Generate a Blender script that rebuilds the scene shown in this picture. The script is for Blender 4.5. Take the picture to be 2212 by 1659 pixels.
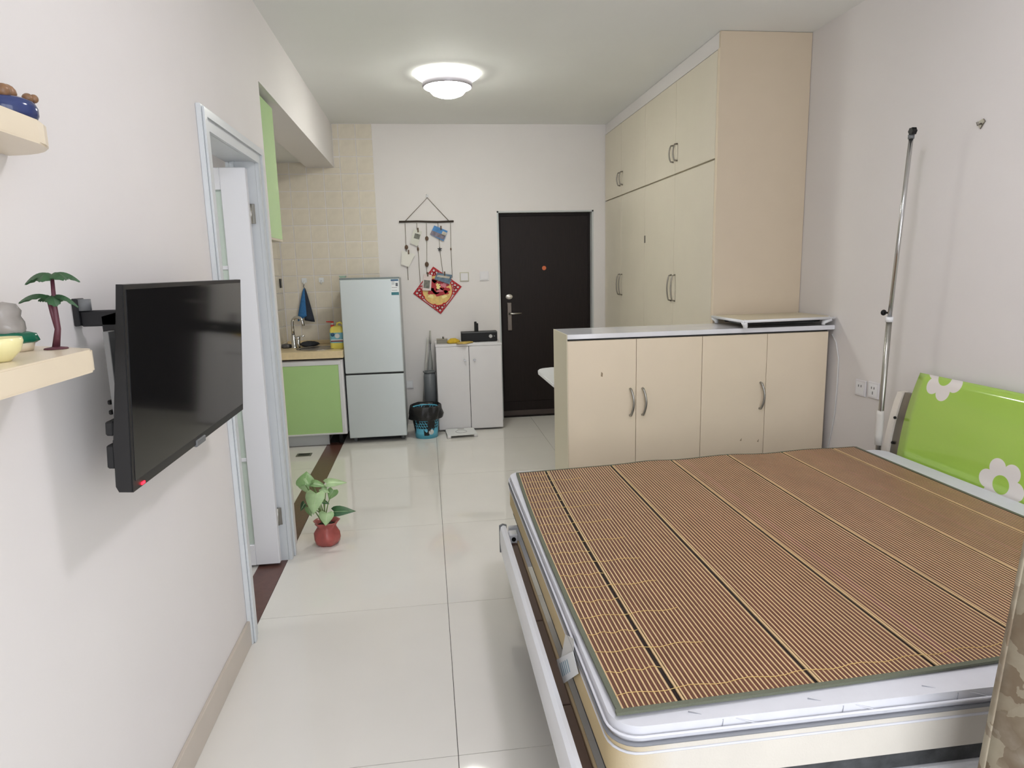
import bpy, bmesh, math, random
from mathutils import Vector, Matrix
random.seed(7)
SC = bpy.context.scene
COL = SC.collection
for o in list(bpy.data.objects): bpy.data.objects.remove(o)
PI = math.pi

# ------------------------------------------------------------------ camera
F_PX = 1424.36
CAM = Vector((0, 0, 1.45))
RM = [Vector((0.99138846, -0.12873502, -0.02400440)),
      Vector((-0.04551262, -0.16683841, -0.98493327)),
      Vector((0.12279055, 0.97754398, -0.17126074))]
cd = bpy.data.cameras.new('camera'); cam = bpy.data.objects.new('camera', cd); COL.objects.link(cam)
cd.sensor_width = 36; cd.sensor_fit = 'HORIZONTAL'; cd.lens = F_PX / 2212 * 36; cd.clip_start = .02
r_, d_, f_ = RM
cam.matrix_world = Matrix(((r_.x, -d_.x, -f_.x, CAM.x), (r_.y, -d_.y, -f_.y, CAM.y), (r_.z, -d_.z, -f_.z, CAM.z), (0, 0, 0, 1)))
SC.camera = cam

# ------------------------------------------------------------------ world, daylight, exposure
w = bpy.data.worlds.new('world'); SC.world = w; w.use_nodes = True
bg = w.node_tree.nodes['Background']; bg.inputs[0].default_value = (.92, .95, 1.0, 1); bg.inputs[1].default_value = 4.4
LAMP_E = 70.0; LAMP_N = 58.0
SC.view_settings.view_transform = 'Standard'; SC.view_settings.look = 'None'
SC.view_settings.exposure = 0.06; SC.view_settings.gamma = 1; SC.view_settings.use_curve_mapping = False
pl = bpy.data.lights.new('window_portal', 'AREA'); pl.shape = 'RECTANGLE'; pl.size = 2.35; pl.size_y = 2.3
pl.cycles.is_portal = True
po = bpy.data.objects.new('window_portal', pl); COL.objects.link(po)
po.location = (.925, -.93, 1.35); po.rotation_euler = (PI/2, 0, 0)   # opening of the window behind the camera

def at(u, v, ax, val):
    """a pixel gives a direction; the plane it touches gives the distance"""
    a, b = (u - 1106) / F_PX, (v - 829.5) / F_PX
    d = RM[0] * a + RM[1] * b + RM[2]
    i = 'xyz'.index(ax); t = (val - CAM[i]) / d[i]
    return CAM + d * t

# ------------------------------------------------------------------ materials
def lin(c):
    return tuple(((x/255)/12.92 if x/255 <= .04045 else ((x/255+.055)/1.055)**2.4) for x in c) + (1,)
MATS = {}
def mat(name, rgb, rough=.5, metal=0, var=0, scale=8, bump=0, bscale=60, spec=.5, coat=0, emit=None, trans=0, alpha=1, stretch=None):
    if name in MATS: return MATS[name]
    m = bpy.data.materials.new(name); m.use_nodes = True; nt = m.node_tree; b = nt.nodes['Principled BSDF']
    c = lin(rgb); b.inputs['Base Color'].default_value = c
    b.inputs['Roughness'].default_value = rough; b.inputs['Metallic'].default_value = metal
    b.inputs['Specular IOR Level'].default_value = spec
    b.inputs['Coat Weight'].default_value = coat; b.inputs['Coat Roughness'].default_value = .05
    b.inputs['Transmission Weight'].default_value = trans; b.inputs['Alpha'].default_value = alpha
    if emit: b.inputs['Emission Color'].default_value = lin(emit[0]); b.inputs['Emission Strength'].default_value = emit[1]
    if var or bump:
        tc = nt.nodes.new('ShaderNodeTexCoord'); mp = nt.nodes.new('ShaderNodeMapping')
        nt.links.new(tc.outputs['Object'], mp.inputs[0])
        if stretch: mp.inputs['Scale'].default_value = stretch
    if var:
        n = nt.nodes.new('ShaderNodeTexNoise'); n.inputs['Scale'].default_value = scale; n.inputs['Detail'].default_value = 4
        nt.links.new(mp.outputs[0], n.inputs['Vector'])
        cr = nt.nodes.new('ShaderNodeValToRGB')
        cr.color_ramp.elements[0].position = .3; cr.color_ramp.elements[1].position = .7
        cr.color_ramp.elements[0].color = tuple(x*(1-var) for x in c[:3]) + (1,)
        cr.color_ramp.elements[1].color = tuple(min(1, x*(1+var*.6)) for x in c[:3]) + (1,)
        nt.links.new(n.outputs['Fac'], cr.inputs[0]); nt.links.new(cr.outputs[0], b.inputs['Base Color'])
    if bump:
        n2 = nt.nodes.new('ShaderNodeTexNoise'); n2.inputs['Scale'].default_value = bscale; n2.inputs['Detail'].default_value = 3
        nt.links.new(mp.outputs[0], n2.inputs['Vector'])
        bp = nt.nodes.new('ShaderNodeBump'); bp.inputs['Strength'].default_value = bump; bp.inputs['Distance'].default_value = .004
        nt.links.new(n2.outputs['Fac'], bp.inputs['Height']); nt.links.new(bp.outputs[0], b.inputs['Normal'])
    MATS[name] = m
    return m

WALL = mat('wall_paint', (226, 222, 220), .75, var=.02, scale=2, bump=.05, bscale=90)
CEIL = mat('ceiling_paint', (235, 236, 233), .8, var=.015, scale=2)
FLOORT = mat('polished_floor_tile', (226, 223, 217), .05, var=.025, scale=3, spec=.6)
GROUT = mat('floor_grout', (84, 82, 78), .8)
BROWN = mat('brown_threshold_stone', (98, 66, 58), .3, var=.15, scale=40)
SKIRT = mat('skirting_tile', (196, 186, 174), .3, var=.03)
WTILE = mat('kitchen_wall_tile', (220, 212, 196), .22, var=.06, scale=14, bump=.25, bscale=25)
CREAM = mat('cream_laminate', (226, 211, 187), .42, var=.02, scale=5)
CREAMD = mat('cream_laminate_wardrobe', (222, 214, 196), .45, var=.02, scale=5)
WHITEP = mat('white_lacquer', (232, 233, 235), .28)
WHITEL = mat('white_laminate', (222, 220, 222), .4, var=.01)
DFRAME = mat('white_door_casing', (212, 216, 219), .3, var=.02)
MARBLE = mat('white_marble_top', (226, 226, 230), .1, var=.05, scale=6)
CHROME = mat('chrome', (200, 200, 200), .18, 1)
STEEL = mat('brushed_steel', (170, 168, 162), .32, 1, var=.05, scale=30)
DSTEEL = mat('dull_steel', (150, 145, 138), .4, 1)
BLACK = mat('black_plastic', (13, 13, 14), .4, spec=.3)
BLACKM = mat('black_matte', (26, 26, 28), .7)
GREEN = mat('green_acrylic', (172, 208, 142), .2, var=.015)
ALU = mat('aluminium_trim', (220, 222, 224), .35, .3)
DOORD = mat('dark_entry_door', (30, 22, 21), .5, spec=.25, var=.25, scale=10, stretch=(14, 14, .7))
FRIDGE = mat('silver_fridge_skin', (200, 208, 210), .3, .25)
GREYP = mat('grey_plastic', (110, 112, 114), .5)
YELLOW = mat('yellow_plastic', (240, 226, 110), .3)
RED = mat('red_plastic', (200, 40, 34), .35)

# ------------------------------------------------------------------ mesh helpers
def bm_(): return bmesh.new()
def box(bm, x0, x1, y0, y1, z0, z1, bev=0, seg=1):
    vs = [bm.verts.new(p) for p in ((x0,y0,z0),(x1,y0,z0),(x1,y1,z0),(x0,y1,z0),(x0,y0,z1),(x1,y0,z1),(x1,y1,z1),(x0,y1,z1))]
    fs = [bm.faces.new([vs[i] for i in f]) for f in ((0,3,2,1),(4,5,6,7),(0,1,5,4),(1,2,6,5),(2,3,7,6),(3,0,4,7))]
    if bev:
        es = list({e for f in fs for e in f.edges})
        bmesh.ops.bevel(bm, geom=es, offset=bev, segments=seg, affect='EDGES', profile=.5)
    return bm
def frame_of(t):
    t = t.normalized(); a = Vector((0,0,1)) if abs(t.z) < .9 else Vector((1,0,0))
    n = t.cross(a).normalized(); return n, t.cross(n).normalized()
def tube(bm, pts, r, seg=8, closed=False, cap=True):
    pts = [Vector(p) for p in pts]; rs = r if isinstance(r, (list, tuple)) else [r]*len(pts)
    rings = []; n = len(pts); N = None
    for i, p in enumerate(pts):
        if closed: t = pts[(i+1) % n] - pts[i-1]
        else: t = pts[min(i+1, n-1)] - pts[max(i-1, 0)]
        t.normalize()
        if N is None: N, _ = frame_of(t)
        N = (N - t * N.dot(t)).normalized(); B = t.cross(N)
        rings.append([bm.verts.new(p + (N*math.cos(2*PI*k/seg) + B*math.sin(2*PI*k/seg))*rs[i]) for k in range(seg)])
    m = n if closed else n-1
    for i in range(m):
        A, Bq = rings[i], rings[(i+1) % n]
        for k in range(seg):
            f = bm.faces.new((A[k], A[(k+1) % seg], Bq[(k+1) % seg], Bq[k])); f.smooth = True
    if cap and not closed:
        bm.faces.new(list(reversed(rings[0]))); bm.faces.new(rings[-1])
    return bm
def cyl(bm, p0, p1, r0, r1=None, seg=20): return tube(bm, [p0, p1], [r0, r1 if r1 is not None else r0], seg)
def lathe(bm, prof, c=(0,0,0), seg=32, fn=None):
    rings = []
    for r, z in prof:
        ring = []
        for k in range(seg):
            a = 2*PI*k/seg; rr = r * (fn(a, z) if fn else 1)
            ring.append(bm.verts.new((c[0]+rr*math.cos(a), c[1]+rr*math.sin(a), c[2]+z)))
        rings.append(ring)
    for A, B in zip(rings, rings[1:]):
        for k in range(seg):
            f = bm.faces.new((A[k], A[(k+1) % seg], B[(k+1) % seg], B[k])); f.smooth = True
    if prof[0][0] > 1e-4: bm.faces.new(list(reversed(rings[0])))
    if prof[-1][0] > 1e-4: bm.faces.new(rings[-1])
    return bm
def ball(bm, c, r, sx=1, sy=1, sz=1, u=16, v=10):
    res = bmesh.ops.create_uvsphere(bm, u_segments=u, v_segments=v, radius=r)
    for q in res['verts']: q.co = Vector((q.co.x*sx + c[0], q.co.y*sy + c[1], q.co.z*sz + c[2]))
    for q in res['verts']:
        for f in q.link_faces: f.smooth = True
    return bm
def prism(bm, pts, ax, a0, a1, bev=0, seg=2):
    """outline in the two other axes, extruded along ax"""
    def mk(p, q):
        if ax == 'x': return (q, p[0], p[1])
        if ax == 'y': return (p[0], q, p[1])
        return (p[0], p[1], q)
    A = [bm.verts.new(mk(p, a0)) for p in pts]; B = [bm.verts.new(mk(p, a1)) for p in pts]
    n = len(pts); fs = [bm.faces.new(A), bm.faces.new(list(reversed(B)))]
    for i in range(n): fs.append(bm.faces.new((A[i], B[i], B[(i+1) % n], A[(i+1) % n])))
    if bev:
        bmesh.ops.bevel(bm, geom=list(set(fs[0].edges) | set(fs[1].edges)), offset=bev, segments=seg, affect='EDGES')
    return bm
def rrect(x0, x1, y0, y1, r, n=5, corners='1111'):
    out = []
    for i, (cx, cy, a0) in enumerate(((x1-r, y1-r, 0), (x0+r, y1-r, PI/2), (x0+r, y0+r, PI), (x1-r, y0+r, 1.5*PI))):
        if corners[i] == '1':
            for k in range(n+1):
                a = a0 + PI/2*k/n; out.append((cx + r*math.cos(a), cy + r*math.sin(a)))
        else: out.append(((x1, x0, x0, x1)[i], (y1, y1, y0, y0)[i]))
    return out
ORG = {}
def tag(o, label=None, cat=None, group=None, kind=None):
    if label: o['label'] = label
    if cat: o['category'] = cat
    if group: o['group'] = group
    if kind: o['kind'] = kind
    return o
def mk(name, bm, m, parent=None, smooth=None):
    bmesh.ops.recalc_face_normals(bm, faces=bm.faces[:])
    if parent is not None: org = ORG[parent.name]
    else:
        co = [v.co for v in bm.verts]
        org = Vector(((min(c.x for c in co)+max(c.x for c in co))/2, (min(c.y for c in co)+max(c.y for c in co))/2, min(c.z for c in co)))
    bmesh.ops.translate(bm, verts=bm.verts[:], vec=-org)
    me = bpy.data.meshes.new(name); bm.to_mesh(me); bm.free()
    ms = m if isinstance(m, (list, tuple)) else [m]
    for q in ms: me.materials.append(q)
    if smooth:
        for p in me.polygons: p.use_smooth = True
        me.set_sharp_from_angle(angle=smooth)
    o = bpy.data.objects.new(name, me); COL.objects.link(o); ORG[o.name] = org
    if parent is not None: o.parent = parent
    else: o.location = org
    return o
def thing(name, loc, label, cat, group=None, kind=None):
    o = bpy.data.objects.new(name, None); COL.objects.link(o); o.location = loc; ORG[o.name] = Vector(loc)
    o.empty_display_size = .05
    return tag(o, label, cat, group, kind)
def bx(name, m, parent, x0, x1, y0, y1, z0, z1, bev=0, seg=1):
    return mk(name, box(bm_(), x0, x1, y0, y1, z0, z1, bev, seg), m, parent)
def share(src, name, parent, loc):
    """another piece on the same mesh data, at a world position"""
    o = bpy.data.objects.new(name, src.data); COL.objects.link(o); o.parent = parent
    o.location = Vector(loc) - ORG[parent.name]; ORG[o.name] = Vector(loc)
    return o

# ------------------------------------------------------------------ room constants
XL, XR, YF, ZC, YN = -.765, 2.28, 6.28, 2.755, -.95
XK = -1.29                   # kitchen recess wall
YE = 3.55                    # end of the left wall
ZB = 2.385                   # underside of the beam
# floor with real tiles
fb = bm_(); box(fb, -2.3, XR+.1, YN-.1, YF+.35, -.12, -.008)
floor = tag(mk('floor', fb, GROUT), 'glossy cream porcelain tile floor with thin dark joints', 'floor', kind='structure')
xs = [XL-.005, .033, .973, 1.913, XR]; yj = 1.79; ys = [YN]
k = yj - .94*3
while k < YF:
    if k > YN + .05: ys.append(k)
    k += .94
ys.append(YF + .12)
g = .0011
for i in range(len(xs)-1):
    for j in range(len(ys)-1):
        bx('floor_tile', FLOORT, floor, xs[i]+g, xs[i+1]-g, ys[j]+g, ys[j+1]-g, -.0079, 0)
for j in range(4):
    bx('floor_tile', FLOORT, floor, XK, -.905, YE+.02+j*.7+g, min(YF, YE+.02+(j+1)*.7-g), -.0079, 0)
bx('floor_tile', FLOORT, floor, -2.2, -.905, 1.6, 3.44, -.0079, -.001, .0006)
st = tag(mk('trim_1', box(bm_(), -.904, XL-.006, 2.62, YF-.55, -.0079, .0005), BROWN), 'dark brown stone threshold strip along the kitchen opening', 'threshold', kind='structure')
# walls
wl = bm_()
box(wl, XL-.13, XL, YN, 2.60, 0, ZC); box(wl, XL-.13, XL, 2.60, 3.34, 1.985, ZC); box(wl, XL-.13, XL, 3.34, YE, 0, ZC)
box(wl, XL-.24, XL, YE, YF, ZB, ZC)
wall_left = tag(mk('wall_left', wl, WALL), 'white painted left wall with bathroom doorway and beam over kitchen', 'wall', kind='structure')
wf = bm_()
box(wf, -2.3, .685, YF, YF+.2, 0, ZC); box(wf, .685, 1.607, YF, YF+.2, 1.987, ZC); box(wf, 1.607, XR+.1, YF, YF+.2, 0, ZC)
wall_far = tag(mk('wall_back', wf, WALL), 'white painted end wall around the dark entrance door', 'wall', kind='structure')
tag(mk('wall_right', box(bm_(), XR, XR+.1, YN-.1, YF, 0, ZC), WALL), 'white painted right wall behind the green headboard', 'wall', kind='structure')
wn = bm_()
box(wn, -.97, -.25, YN-.1, YN, 0, ZC); box(wn, 2.1, XR, YN-.1, YN, 0, ZC); box(wn, -.25, 2.1, YN-.1, YN, 0, .2); box(wn, -.25, 2.1, YN-.1, YN, 2.5, ZC)
tag(mk('wall_front', wn, WALL), 'white painted window wall behind the viewer', 'wall', kind='structure')
win = thing('window_1', (.92, YN-.05, .2), 'white framed full width window behind the viewer', 'window', kind='structure')
for a in (-.25, .52, 1.28, 2.05): bx('mullion', WHITEP, win, a, a+.05, YN-.08, YN-.03, .2, 2.5, .004)
for a in (.2, 2.45): bx('rail', WHITEP, win, -.2, 2.05, YN-.08, YN-.03, a, a+.05, .004)
tag(mk('ceiling', box(bm_(), -2.3, XR+.1, YN-.1, YF+.2, ZC, ZC+.1), CEIL), 'plain white painted ceiling', 'ceiling', kind='structure')
wk = bm_(); box(wk, XK-.1, XK, YE, YF, 0, ZC); box(wk, -2.2, XL-.13, YE-.06, YE, 0, ZC)
wall_k = tag(mk('wall_kitchen', wk, WALL), 'tiled side wall of the kitchen recess', 'wall', kind='structure')
tag(mk('ceiling_kitchen', box(bm_(), XK, XL-.24, YE, YF, 2.43, 2.5), CEIL), 'lowered ceiling over the kitchen recess', 'ceiling', kind='structure')
wb = bm_(); box(wb, -2.25, -2.2, 1.5, YE, 0, 2.5); box(wb, -2.2, XL-.13, 1.5, 1.56, 0, 2.5)
tag(mk('wall_bathroom', wb, mat('bath_wall', (214, 212, 204), .3)), 'pale bathroom walls seen through the doorway', 'wall', kind='structure')
cb = thing('ceiling_bathroom', (-1.5, 2.5, 2.25), 'cream panel bathroom ceiling with dark vent', 'ceiling', kind='structure')
bx('panel', mat('bath_ceiling', (222, 214, 190), .4), cb, -2.2, XL-.13, 1.56, YE-.06, 2.25, 2.3)
BL = thing('bathroom_fill_lamp', (-1.55, 2.5, 2.25), 'unseen round lamp added to brighten the open bathroom door', 'ceiling lamp')  # out of view, added to brighten the open door leaf
mk('lamp_base', lathe(bm_(), [(.001, 2.249), (.13, 2.249), (.13, 2.23), (.001, 2.23)], (-1.55, 2.5, 0), 28), WHITEP, BL)
mk('diffuser', lathe(bm_(), [(.12, 2.2295), (.115, 2.2), (.08, 2.185), (.0005, 2.18)], (-1.55, 2.5, 0), 28), mat('lit_bath', (255, 255, 255), .5, emit=((250, 252, 255), 40)), BL)
mk('vent', cyl(bm_(), (-1.02, 3.2, 2.235), (-1.02, 3.2, 2.25), .1, seg=24), GREYP, cb)
# skirting left
sk = bm_(); box(sk, XL, XL+.012, YN, 2.575, 0, .1, .002)
tag(mk('baseboard_left', sk, SKIRT), 'beige tile skirting along the left wall', 'skirting', kind='structure')

# kitchen wall tiles
P = .1485; zr = 2.625; G = .0036
def tile_mesh(nm, w, h, flip=False):
    b = bm_()
    if flip: box(b, 0, .003, -w/2, w/2, 0, h, .0012)
    else: box(b, -w/2, w/2, -.003, 0, 0, h, .0012)
    bmesh.ops.recalc_face_normals(b, faces=b.faces[:]); m = bpy.data.meshes.new(nm); b.to_mesh(m); b.free(); m.materials.append(WTILE); return m
cache = {}
def put_tile(parent, x, y, z, w, h, flip=False):
    key = (round(w, 3), round(h, 3), flip)
    if key not in cache: cache[key] = tile_mesh('tile', w-2*G, h-2*G, flip)
    o = bpy.data.objects.new('tile', cache[key]); COL.objects.link(o); o.parent = parent
    o.location = Vector((x, y, z)) - ORG[parent.name]
rows = []; z = zr
while z > .1: rows.append((z-P, z)); z -= P
rows.insert(0, (zr, ZC))
xe = -.414
for c in range(6):
    x1 = xe - c*P; x0 = max(XK+.007, x1-P)
    for z0, z1 in rows:
        if z0 < .5: continue
        top = ZC if c < 2 else (ZB if c == 2 else 2.43)
        if c == 2: top = ZC
        if x1 < XL-.1 : top = 2.43
        zz1 = min(z1, top)
        if zz1 - z0 < .02: continue
        if c == 2 and z0 >= ZB-.01:    # beside the beam: cut narrow
            xa = XL+.001; put_tile(wall_far, (xa+x1)/2, YF, z0+G, x1-xa, zz1-z0); continue
        if c == 2 and zz1 > ZB:
            put_tile(wall_far, (XL+.001+x1)/2, YF, ZB-.001, x1-XL-.001, zz1-ZB); zz1 = ZB
        if c == 3 and zz1 > ZB: zz1 = ZB if x1 > XL-.24 else 2.43
        if zz1 - z0 < .02: continue
        put_tile(wall_far, (x0+x1)/2, YF, z0+G, x1-x0, zz1-z0)
for c in range(12):
    y1 = YF-.007 - c*P
    for z0, z1 in rows[1:]:
        zz1 = min(z1, 2.43)
        if zz1 - z0 > .02: put_tile(wall_k, XK, y1-P/2, z0+G, P, zz1-z0, True)

# ------------------------------------------------------------------ bathroom door
d1 = thing('door_1', (XL, 2.95, 0), 'white bathroom door with frosted glass standing open inward', 'door', kind='structure')
def u_shape(o0, o1, oz, i0, i1, iz): return [(o0, 0), (o0, oz), (o1, oz), (o1, 0), (i1, 0), (i1, iz), (i0, iz), (i0, 0)]
mk('casing', prism(bm_(), u_shape(2.535, 3.405, 2.045, 2.612, 3.328, 1.968), 'x', XL+.0005, XL+.018, .002), DFRAME, d1)
mk('casing_bead', prism(bm_(), u_shape(2.542, 3.398, 2.038, 2.57, 3.37, 2.01), 'x', XL+.0185, XL+.027, .003), DFRAME, d1)
bx('jamb', DFRAME, d1, XL-.13, XL, 2.6, 2.615, 0, 1.985); bx('jamb', DFRAME, d1, XL-.13, XL, 3.325, 3.34, 0, 1.985); bx('jamb', DFRAME, d1, XL-.13, XL, 2.615, 3.325, 1.972, 1.985)
bx('door_stop', DFRAME, d1, XL-.11, XL-.09, 3.31, 3.326, 0, 1.972, .002)
# the leaf stands at a right angle to the wall, hinged on the far jamb
lf = bm_(); X1, X0, Y0, Y1 = XL-.03, XL-.03-.70, 3.262, 3.30
box(lf, X1-.115, X1, Y0, Y1, .012, 1.938, .003); box(lf, X0, X0+.1, Y0, Y1, .012, 1.938, .003)
box(lf, X0+.1, X1-.115, Y0, Y1, .012, .12, .002); box(lf, X0+.1, X1-.115, Y0, Y1, 1.84, 1.938, .002)
leaf = mk('door_leaf', lf, mat('door_white', (228, 228, 232), .22), d1)
fro = mat('frosted_glass', (196, 208, 198), .45, var=.02)
mk('glass_pane', box(bm_(), X0+.1, X1-.115, Y0+.014, Y1-.014, .12, 1.84), fro, leaf)
for zz in (.55, 1.0, 1.48): mk('glazing_bar', box(bm_(), X0+.1, X1-.115, Y0+.008, Y1-.008, zz, zz+.018, .002), MATS['door_white'], leaf)
for zz in (.2, 1.69):
    b = bm_(); box(b, XL-.05, XL-.012, 3.306, 3.311, zz, zz+.09, .001); cyl(b, (XL-.03, 3.303, zz), (XL-.03, 3.303, zz+.09), .006, seg=10)
    mk('hinge', b, STEEL, d1)
bx('latch_strip', STEEL, d1, XL-.085, XL-.08, 3.318, 3.326, .9, 1.1)

# ------------------------------------------------------------------ entrance door
d2 = thing('door_2', (1.146, YF+.1, 0), 'dark brown steel entrance door with long handle plate', 'door', kind='structure')
fr = mat('grey_door_frame', (196, 200, 200), .5)
YD = YF+.075
b = bm_(); box(b, .685, .70, YF, YD+.06, 0, 1.987); box(b, 1.592, 1.607, YF, YD+.06, 0, 1.987); box(b, .685, 1.607, YF, YD+.06, 1.972, 1.987)
mk('door_frame', b, fr, d2)
bx('door_leaf', DOORD, d2, .70, 1.592, YD, YD+.06, .0, 1.972, .004)
b = bm_(); box(b, .72, 1.57, YD-.004, YD, .16, 1.945, .003); mk('raised_panel', b, DOORD, d2)
bx('kick_strip', mat('door_kick', (66, 56, 54), .4), d2, .70, 1.592, YD-.012, YD, .02, .07, .004)
hp = at(1101, 684, 'y', YD-.01)
b = bm_(); box(b, .768, .812, YD-.02, YD-.003, hp.z-.135, hp.z+.135, .006, 2); pl_ = mk('handle_plate', b, mat('dark_nickel', (118, 110, 104), .4, .8), d2)
b = bm_(); tube(b, [(.79, YD-.018, hp.z+.03), (.79, YD-.055, hp.z+.03), (.80, YD-.062, hp.z+.03), (.90, YD-.062, hp.z+.033)], [.011, .011, .010, .008], 10); mk('lever', b, STEEL, pl_)
b = bm_(); lathe(b, [(0, 0), (.034, 0), (.034, .008), (.03, .014), (0, .014)], seg=24)
bmesh.ops.rotate(b, verts=b.verts[:], cent=(0,0,0), matrix=Matrix.Rotation(PI/2, 3, 'X')); bmesh.ops.scale(b, verts=b.verts[:], vec=(1.05, 1, .75)); bmesh.ops.translate(b, verts=b.verts[:], vec=(.79, YD-.004, hp.z+.19))
mk('lock_escutcheon', b, mat('satin_nickel', (215, 210, 205), .35, .8), d2)
pp = at(1175, 579, 'y', YD)
mk('peephole', cyl(bm_(), (pp.x, YD-.012, pp.z), (pp.x, YD-.003, pp.z), .02, seg=18), mat('copper', (170, 92, 60), .35, .8), d2)

# ------------------------------------------------------------------ ceiling lamps (the near one is out of frame; it casts the television's and the pole's shadows)
def ceiling_lamp(x, y, label, e, rgb, nm):
    lp = thing('ceiling_lamp', (x, y, ZC), label, 'ceiling lamp', 'round ceiling lamps'); L0 = (x, y, 0)
    mk('back_diffuser', lathe(bm_(), [(.10, ZC-.001), (.215, ZC-.001), (.22, ZC-.012), (.20, ZC-.026), (.145, ZC-.034), (.10, ZC-.034)], L0, 48), mat('lit_back_'+nm, (255, 252, 246), .5, emit=(rgb, max(8, e*.12))), lp)
    mk('metal_ring', lathe(bm_(), [(.12, ZC-.042), (.160, ZC-.040), (.168, ZC-.050), (.168, ZC-.082), (.164, ZC-.088), (.158, ZC-.088), (.156, ZC-.06), (.12, ZC-.056)], L0, 48), mat('lamp_ring_metal', (186, 182, 190), .4, .3), lp)
    mk('stem', lathe(bm_(), [(.141, ZC-.034), (.141, ZC-.05)], L0, 32), WHITEP, lp)
    mk('dome_diffuser', lathe(bm_(), [(.152, ZC-.062), (.152, ZC-.078), (.128, ZC-.084), (.122, ZC-.108), (.104, ZC-.128), (.07, ZC-.142), (.03, ZC-.148), (.0005, ZC-.149)], L0, 48), mat('lit_dome_'+nm, (255, 252, 246), .5, emit=(rgb, e)), lp)
ceiling_lamp(.206, 4.74, 'lit round flush ceiling lamp with grey metal ring before the entrance', LAMP_E, (255, 255, 246), 'far')
ceiling_lamp(.78, 1.72, 'lit round flush ceiling lamp above the foot of the bed', LAMP_N, (252, 248, 255), 'near')

# ------------------------------------------------------------------ wardrobe
wd = thing('wardrobe', (2.0, 5.05, 0), 'tall cream built-in wardrobe reaching the ceiling with paired doors', 'wardrobe')
WX = 1.72
bx('carcass', CREAMD, wd, WX+.02, XR-.003, 3.85, YF-.003, 0, ZC-.1)
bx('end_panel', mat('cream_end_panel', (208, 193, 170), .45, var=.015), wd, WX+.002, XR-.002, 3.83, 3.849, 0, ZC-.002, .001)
bx('filler_strip', WALL, wd, WX+.004, WX+.05, 3.85, YF-.002, 2.665, ZC-.002)
bx('edge_strip', CREAM, wd, WX, WX+.02, 3.832, 3.86, 0, 2.664, .001)
yc = [3.862, 4.492, 5.122, 5.752, YF-.002]
def dhandle(par, x, y, z0, z1, out, m=DSTEEL, r=.0055):
    b = bm_(); n = 8
    pts = [(x, y, z0)] + [(x + out*math.sin(PI*(.12+.76*i/n))**.45, y, z0 + (z1-z0)*(.03+.94*i/n)) for i in range(n+1)] + [(x, y, z1)]
    tube(b, pts, r, 8); return mk('handle', b, m, par)
for i in range(4):
    for z0, z1, kind in ((.06, 2.056, 0), (2.066, 2.66, 1)):
        d = bx('door', CREAMD, wd, WX, WX+.019, yc[i]+.0018, yc[i+1]-.0018, z0, z1, .0012)
        hy = yc[i+1]-.035 if i in (0, 2) else yc[i]+.035
        if kind == 0: dhandle(d, WX, hy, 1.205, 1.385, -.032)
        else: dhandle(d, WX, hy, 2.145, 2.255, -.032)
        if kind == 0 and i == 1:
            tag(mk('door_tag', box(bm_(), WX-.004, WX, yc[2]-.025, yc[2]-.005, 1.63, 1.685, .001), DSTEEL, d), 'small grey latch tag')

# ------------------------------------------------------------------ partition cabinet and its top
PX0, PX1, PY0, PY1, PZ = .735, 2.245, 3.46, 3.828, 1.097
pc = thing('partition_cabinet', (1.49, 3.65, 0), 'low cream cabinet dividing the room behind the bed', 'cabinet')
bx('carcass', CREAM, pc, PX0+.003, PX1-.003, PY0+.022, PY1-.002, .0, PZ-.032)
sp_ = mat('cream_side', (216, 208, 184), .42)
bx('side_panel', sp_, pc, PX0, PX0+.004, PY0-.004, PY1, 0, PZ+.0005, .0008)
cx = [PX0+.004, 1.123, 1.50, 1.88, PX1]
for i in range(4):
    d = bx('door', CREAM, pc, cx[i]+.0012, cx[i+1]-.0012, PY0, PY0+.019, .08, PZ-.036, .0012)
    if i < 3:
        hx = (1.09, 1.16, 1.848)[i]; b = bm_(); n = 9; z0, z1 = .64, .785
        pts = [(hx + .012*math.sin(PI*j/n), PY0 - .03*math.sin(PI*(.1+.8*j/n))**.5, z0 + (z1-z0)*j/n) for j in range(n+1)]
        pts = [(hx, PY0, z0-.002)] + pts + [(hx, PY0, z1+.002)]
        mk('handle', tube(b, pts, .0065, 8), STEEL, d)
    if i == 0:
        q = at(1300, 808, 'y', PY0); mk('chip_mark', prism(bm_(), [(q.x-.006, q.z-.012), (q.x+.004, q.z-.016), (q.x+.006, q.z+.004), (q.x-.003, q.z+.012)], 'y', PY0-.0006, PY0), mat('chip', (150, 132, 108), .8), d)
    if i == 2:
        for u, v in ((1600, 949), (1637, 951)):
            q = at(u, v, 'y', PY0); mk('chip_mark', prism(bm_(), [(q.x-.005, q.z-.008), (q.x+.004, q.z-.01), (q.x+.005, q.z+.008)], 'y', PY0-.0006, PY0), MATS['chip'], d)
bx('shade_strip', BLACKM, pc, PX0+.006, PX1-.002, PY0+.012, PY1-.01, PZ-.034, PZ-.0255)  # black strip standing in for the shade under the slab overhang
tag(mk('countertop', prism(bm_(), [(PX0+.0045, PY0-.004), (XR-.003, PY0-.004), (XR-.003, 3.827), (PX0+.0045, 3.827)], 'z', PZ-.025, PZ, .002), MARBLE), 'glossy white slab on top of the low cream cabinet', 'countertop')
# fold-out leaf behind it
fl = thing('wall_table', (1.1, 3.85, .74), 'white round-cornered table leaf fixed behind the low cabinet', 'table')
mk('table_top', prism(bm_(), rrect(.728, 1.6, 3.832, 4.47, .11, 8, '1100'), 'z', .745, .772, .006), WHITEP, fl)
for a in (.86, 1.45):
    mk('bracket', prism(bm_(), [(3.832, .744), (4.2, .744), (3.832, .45)], 'x', a, a+.02, .001), WHITEP, fl)

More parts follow.
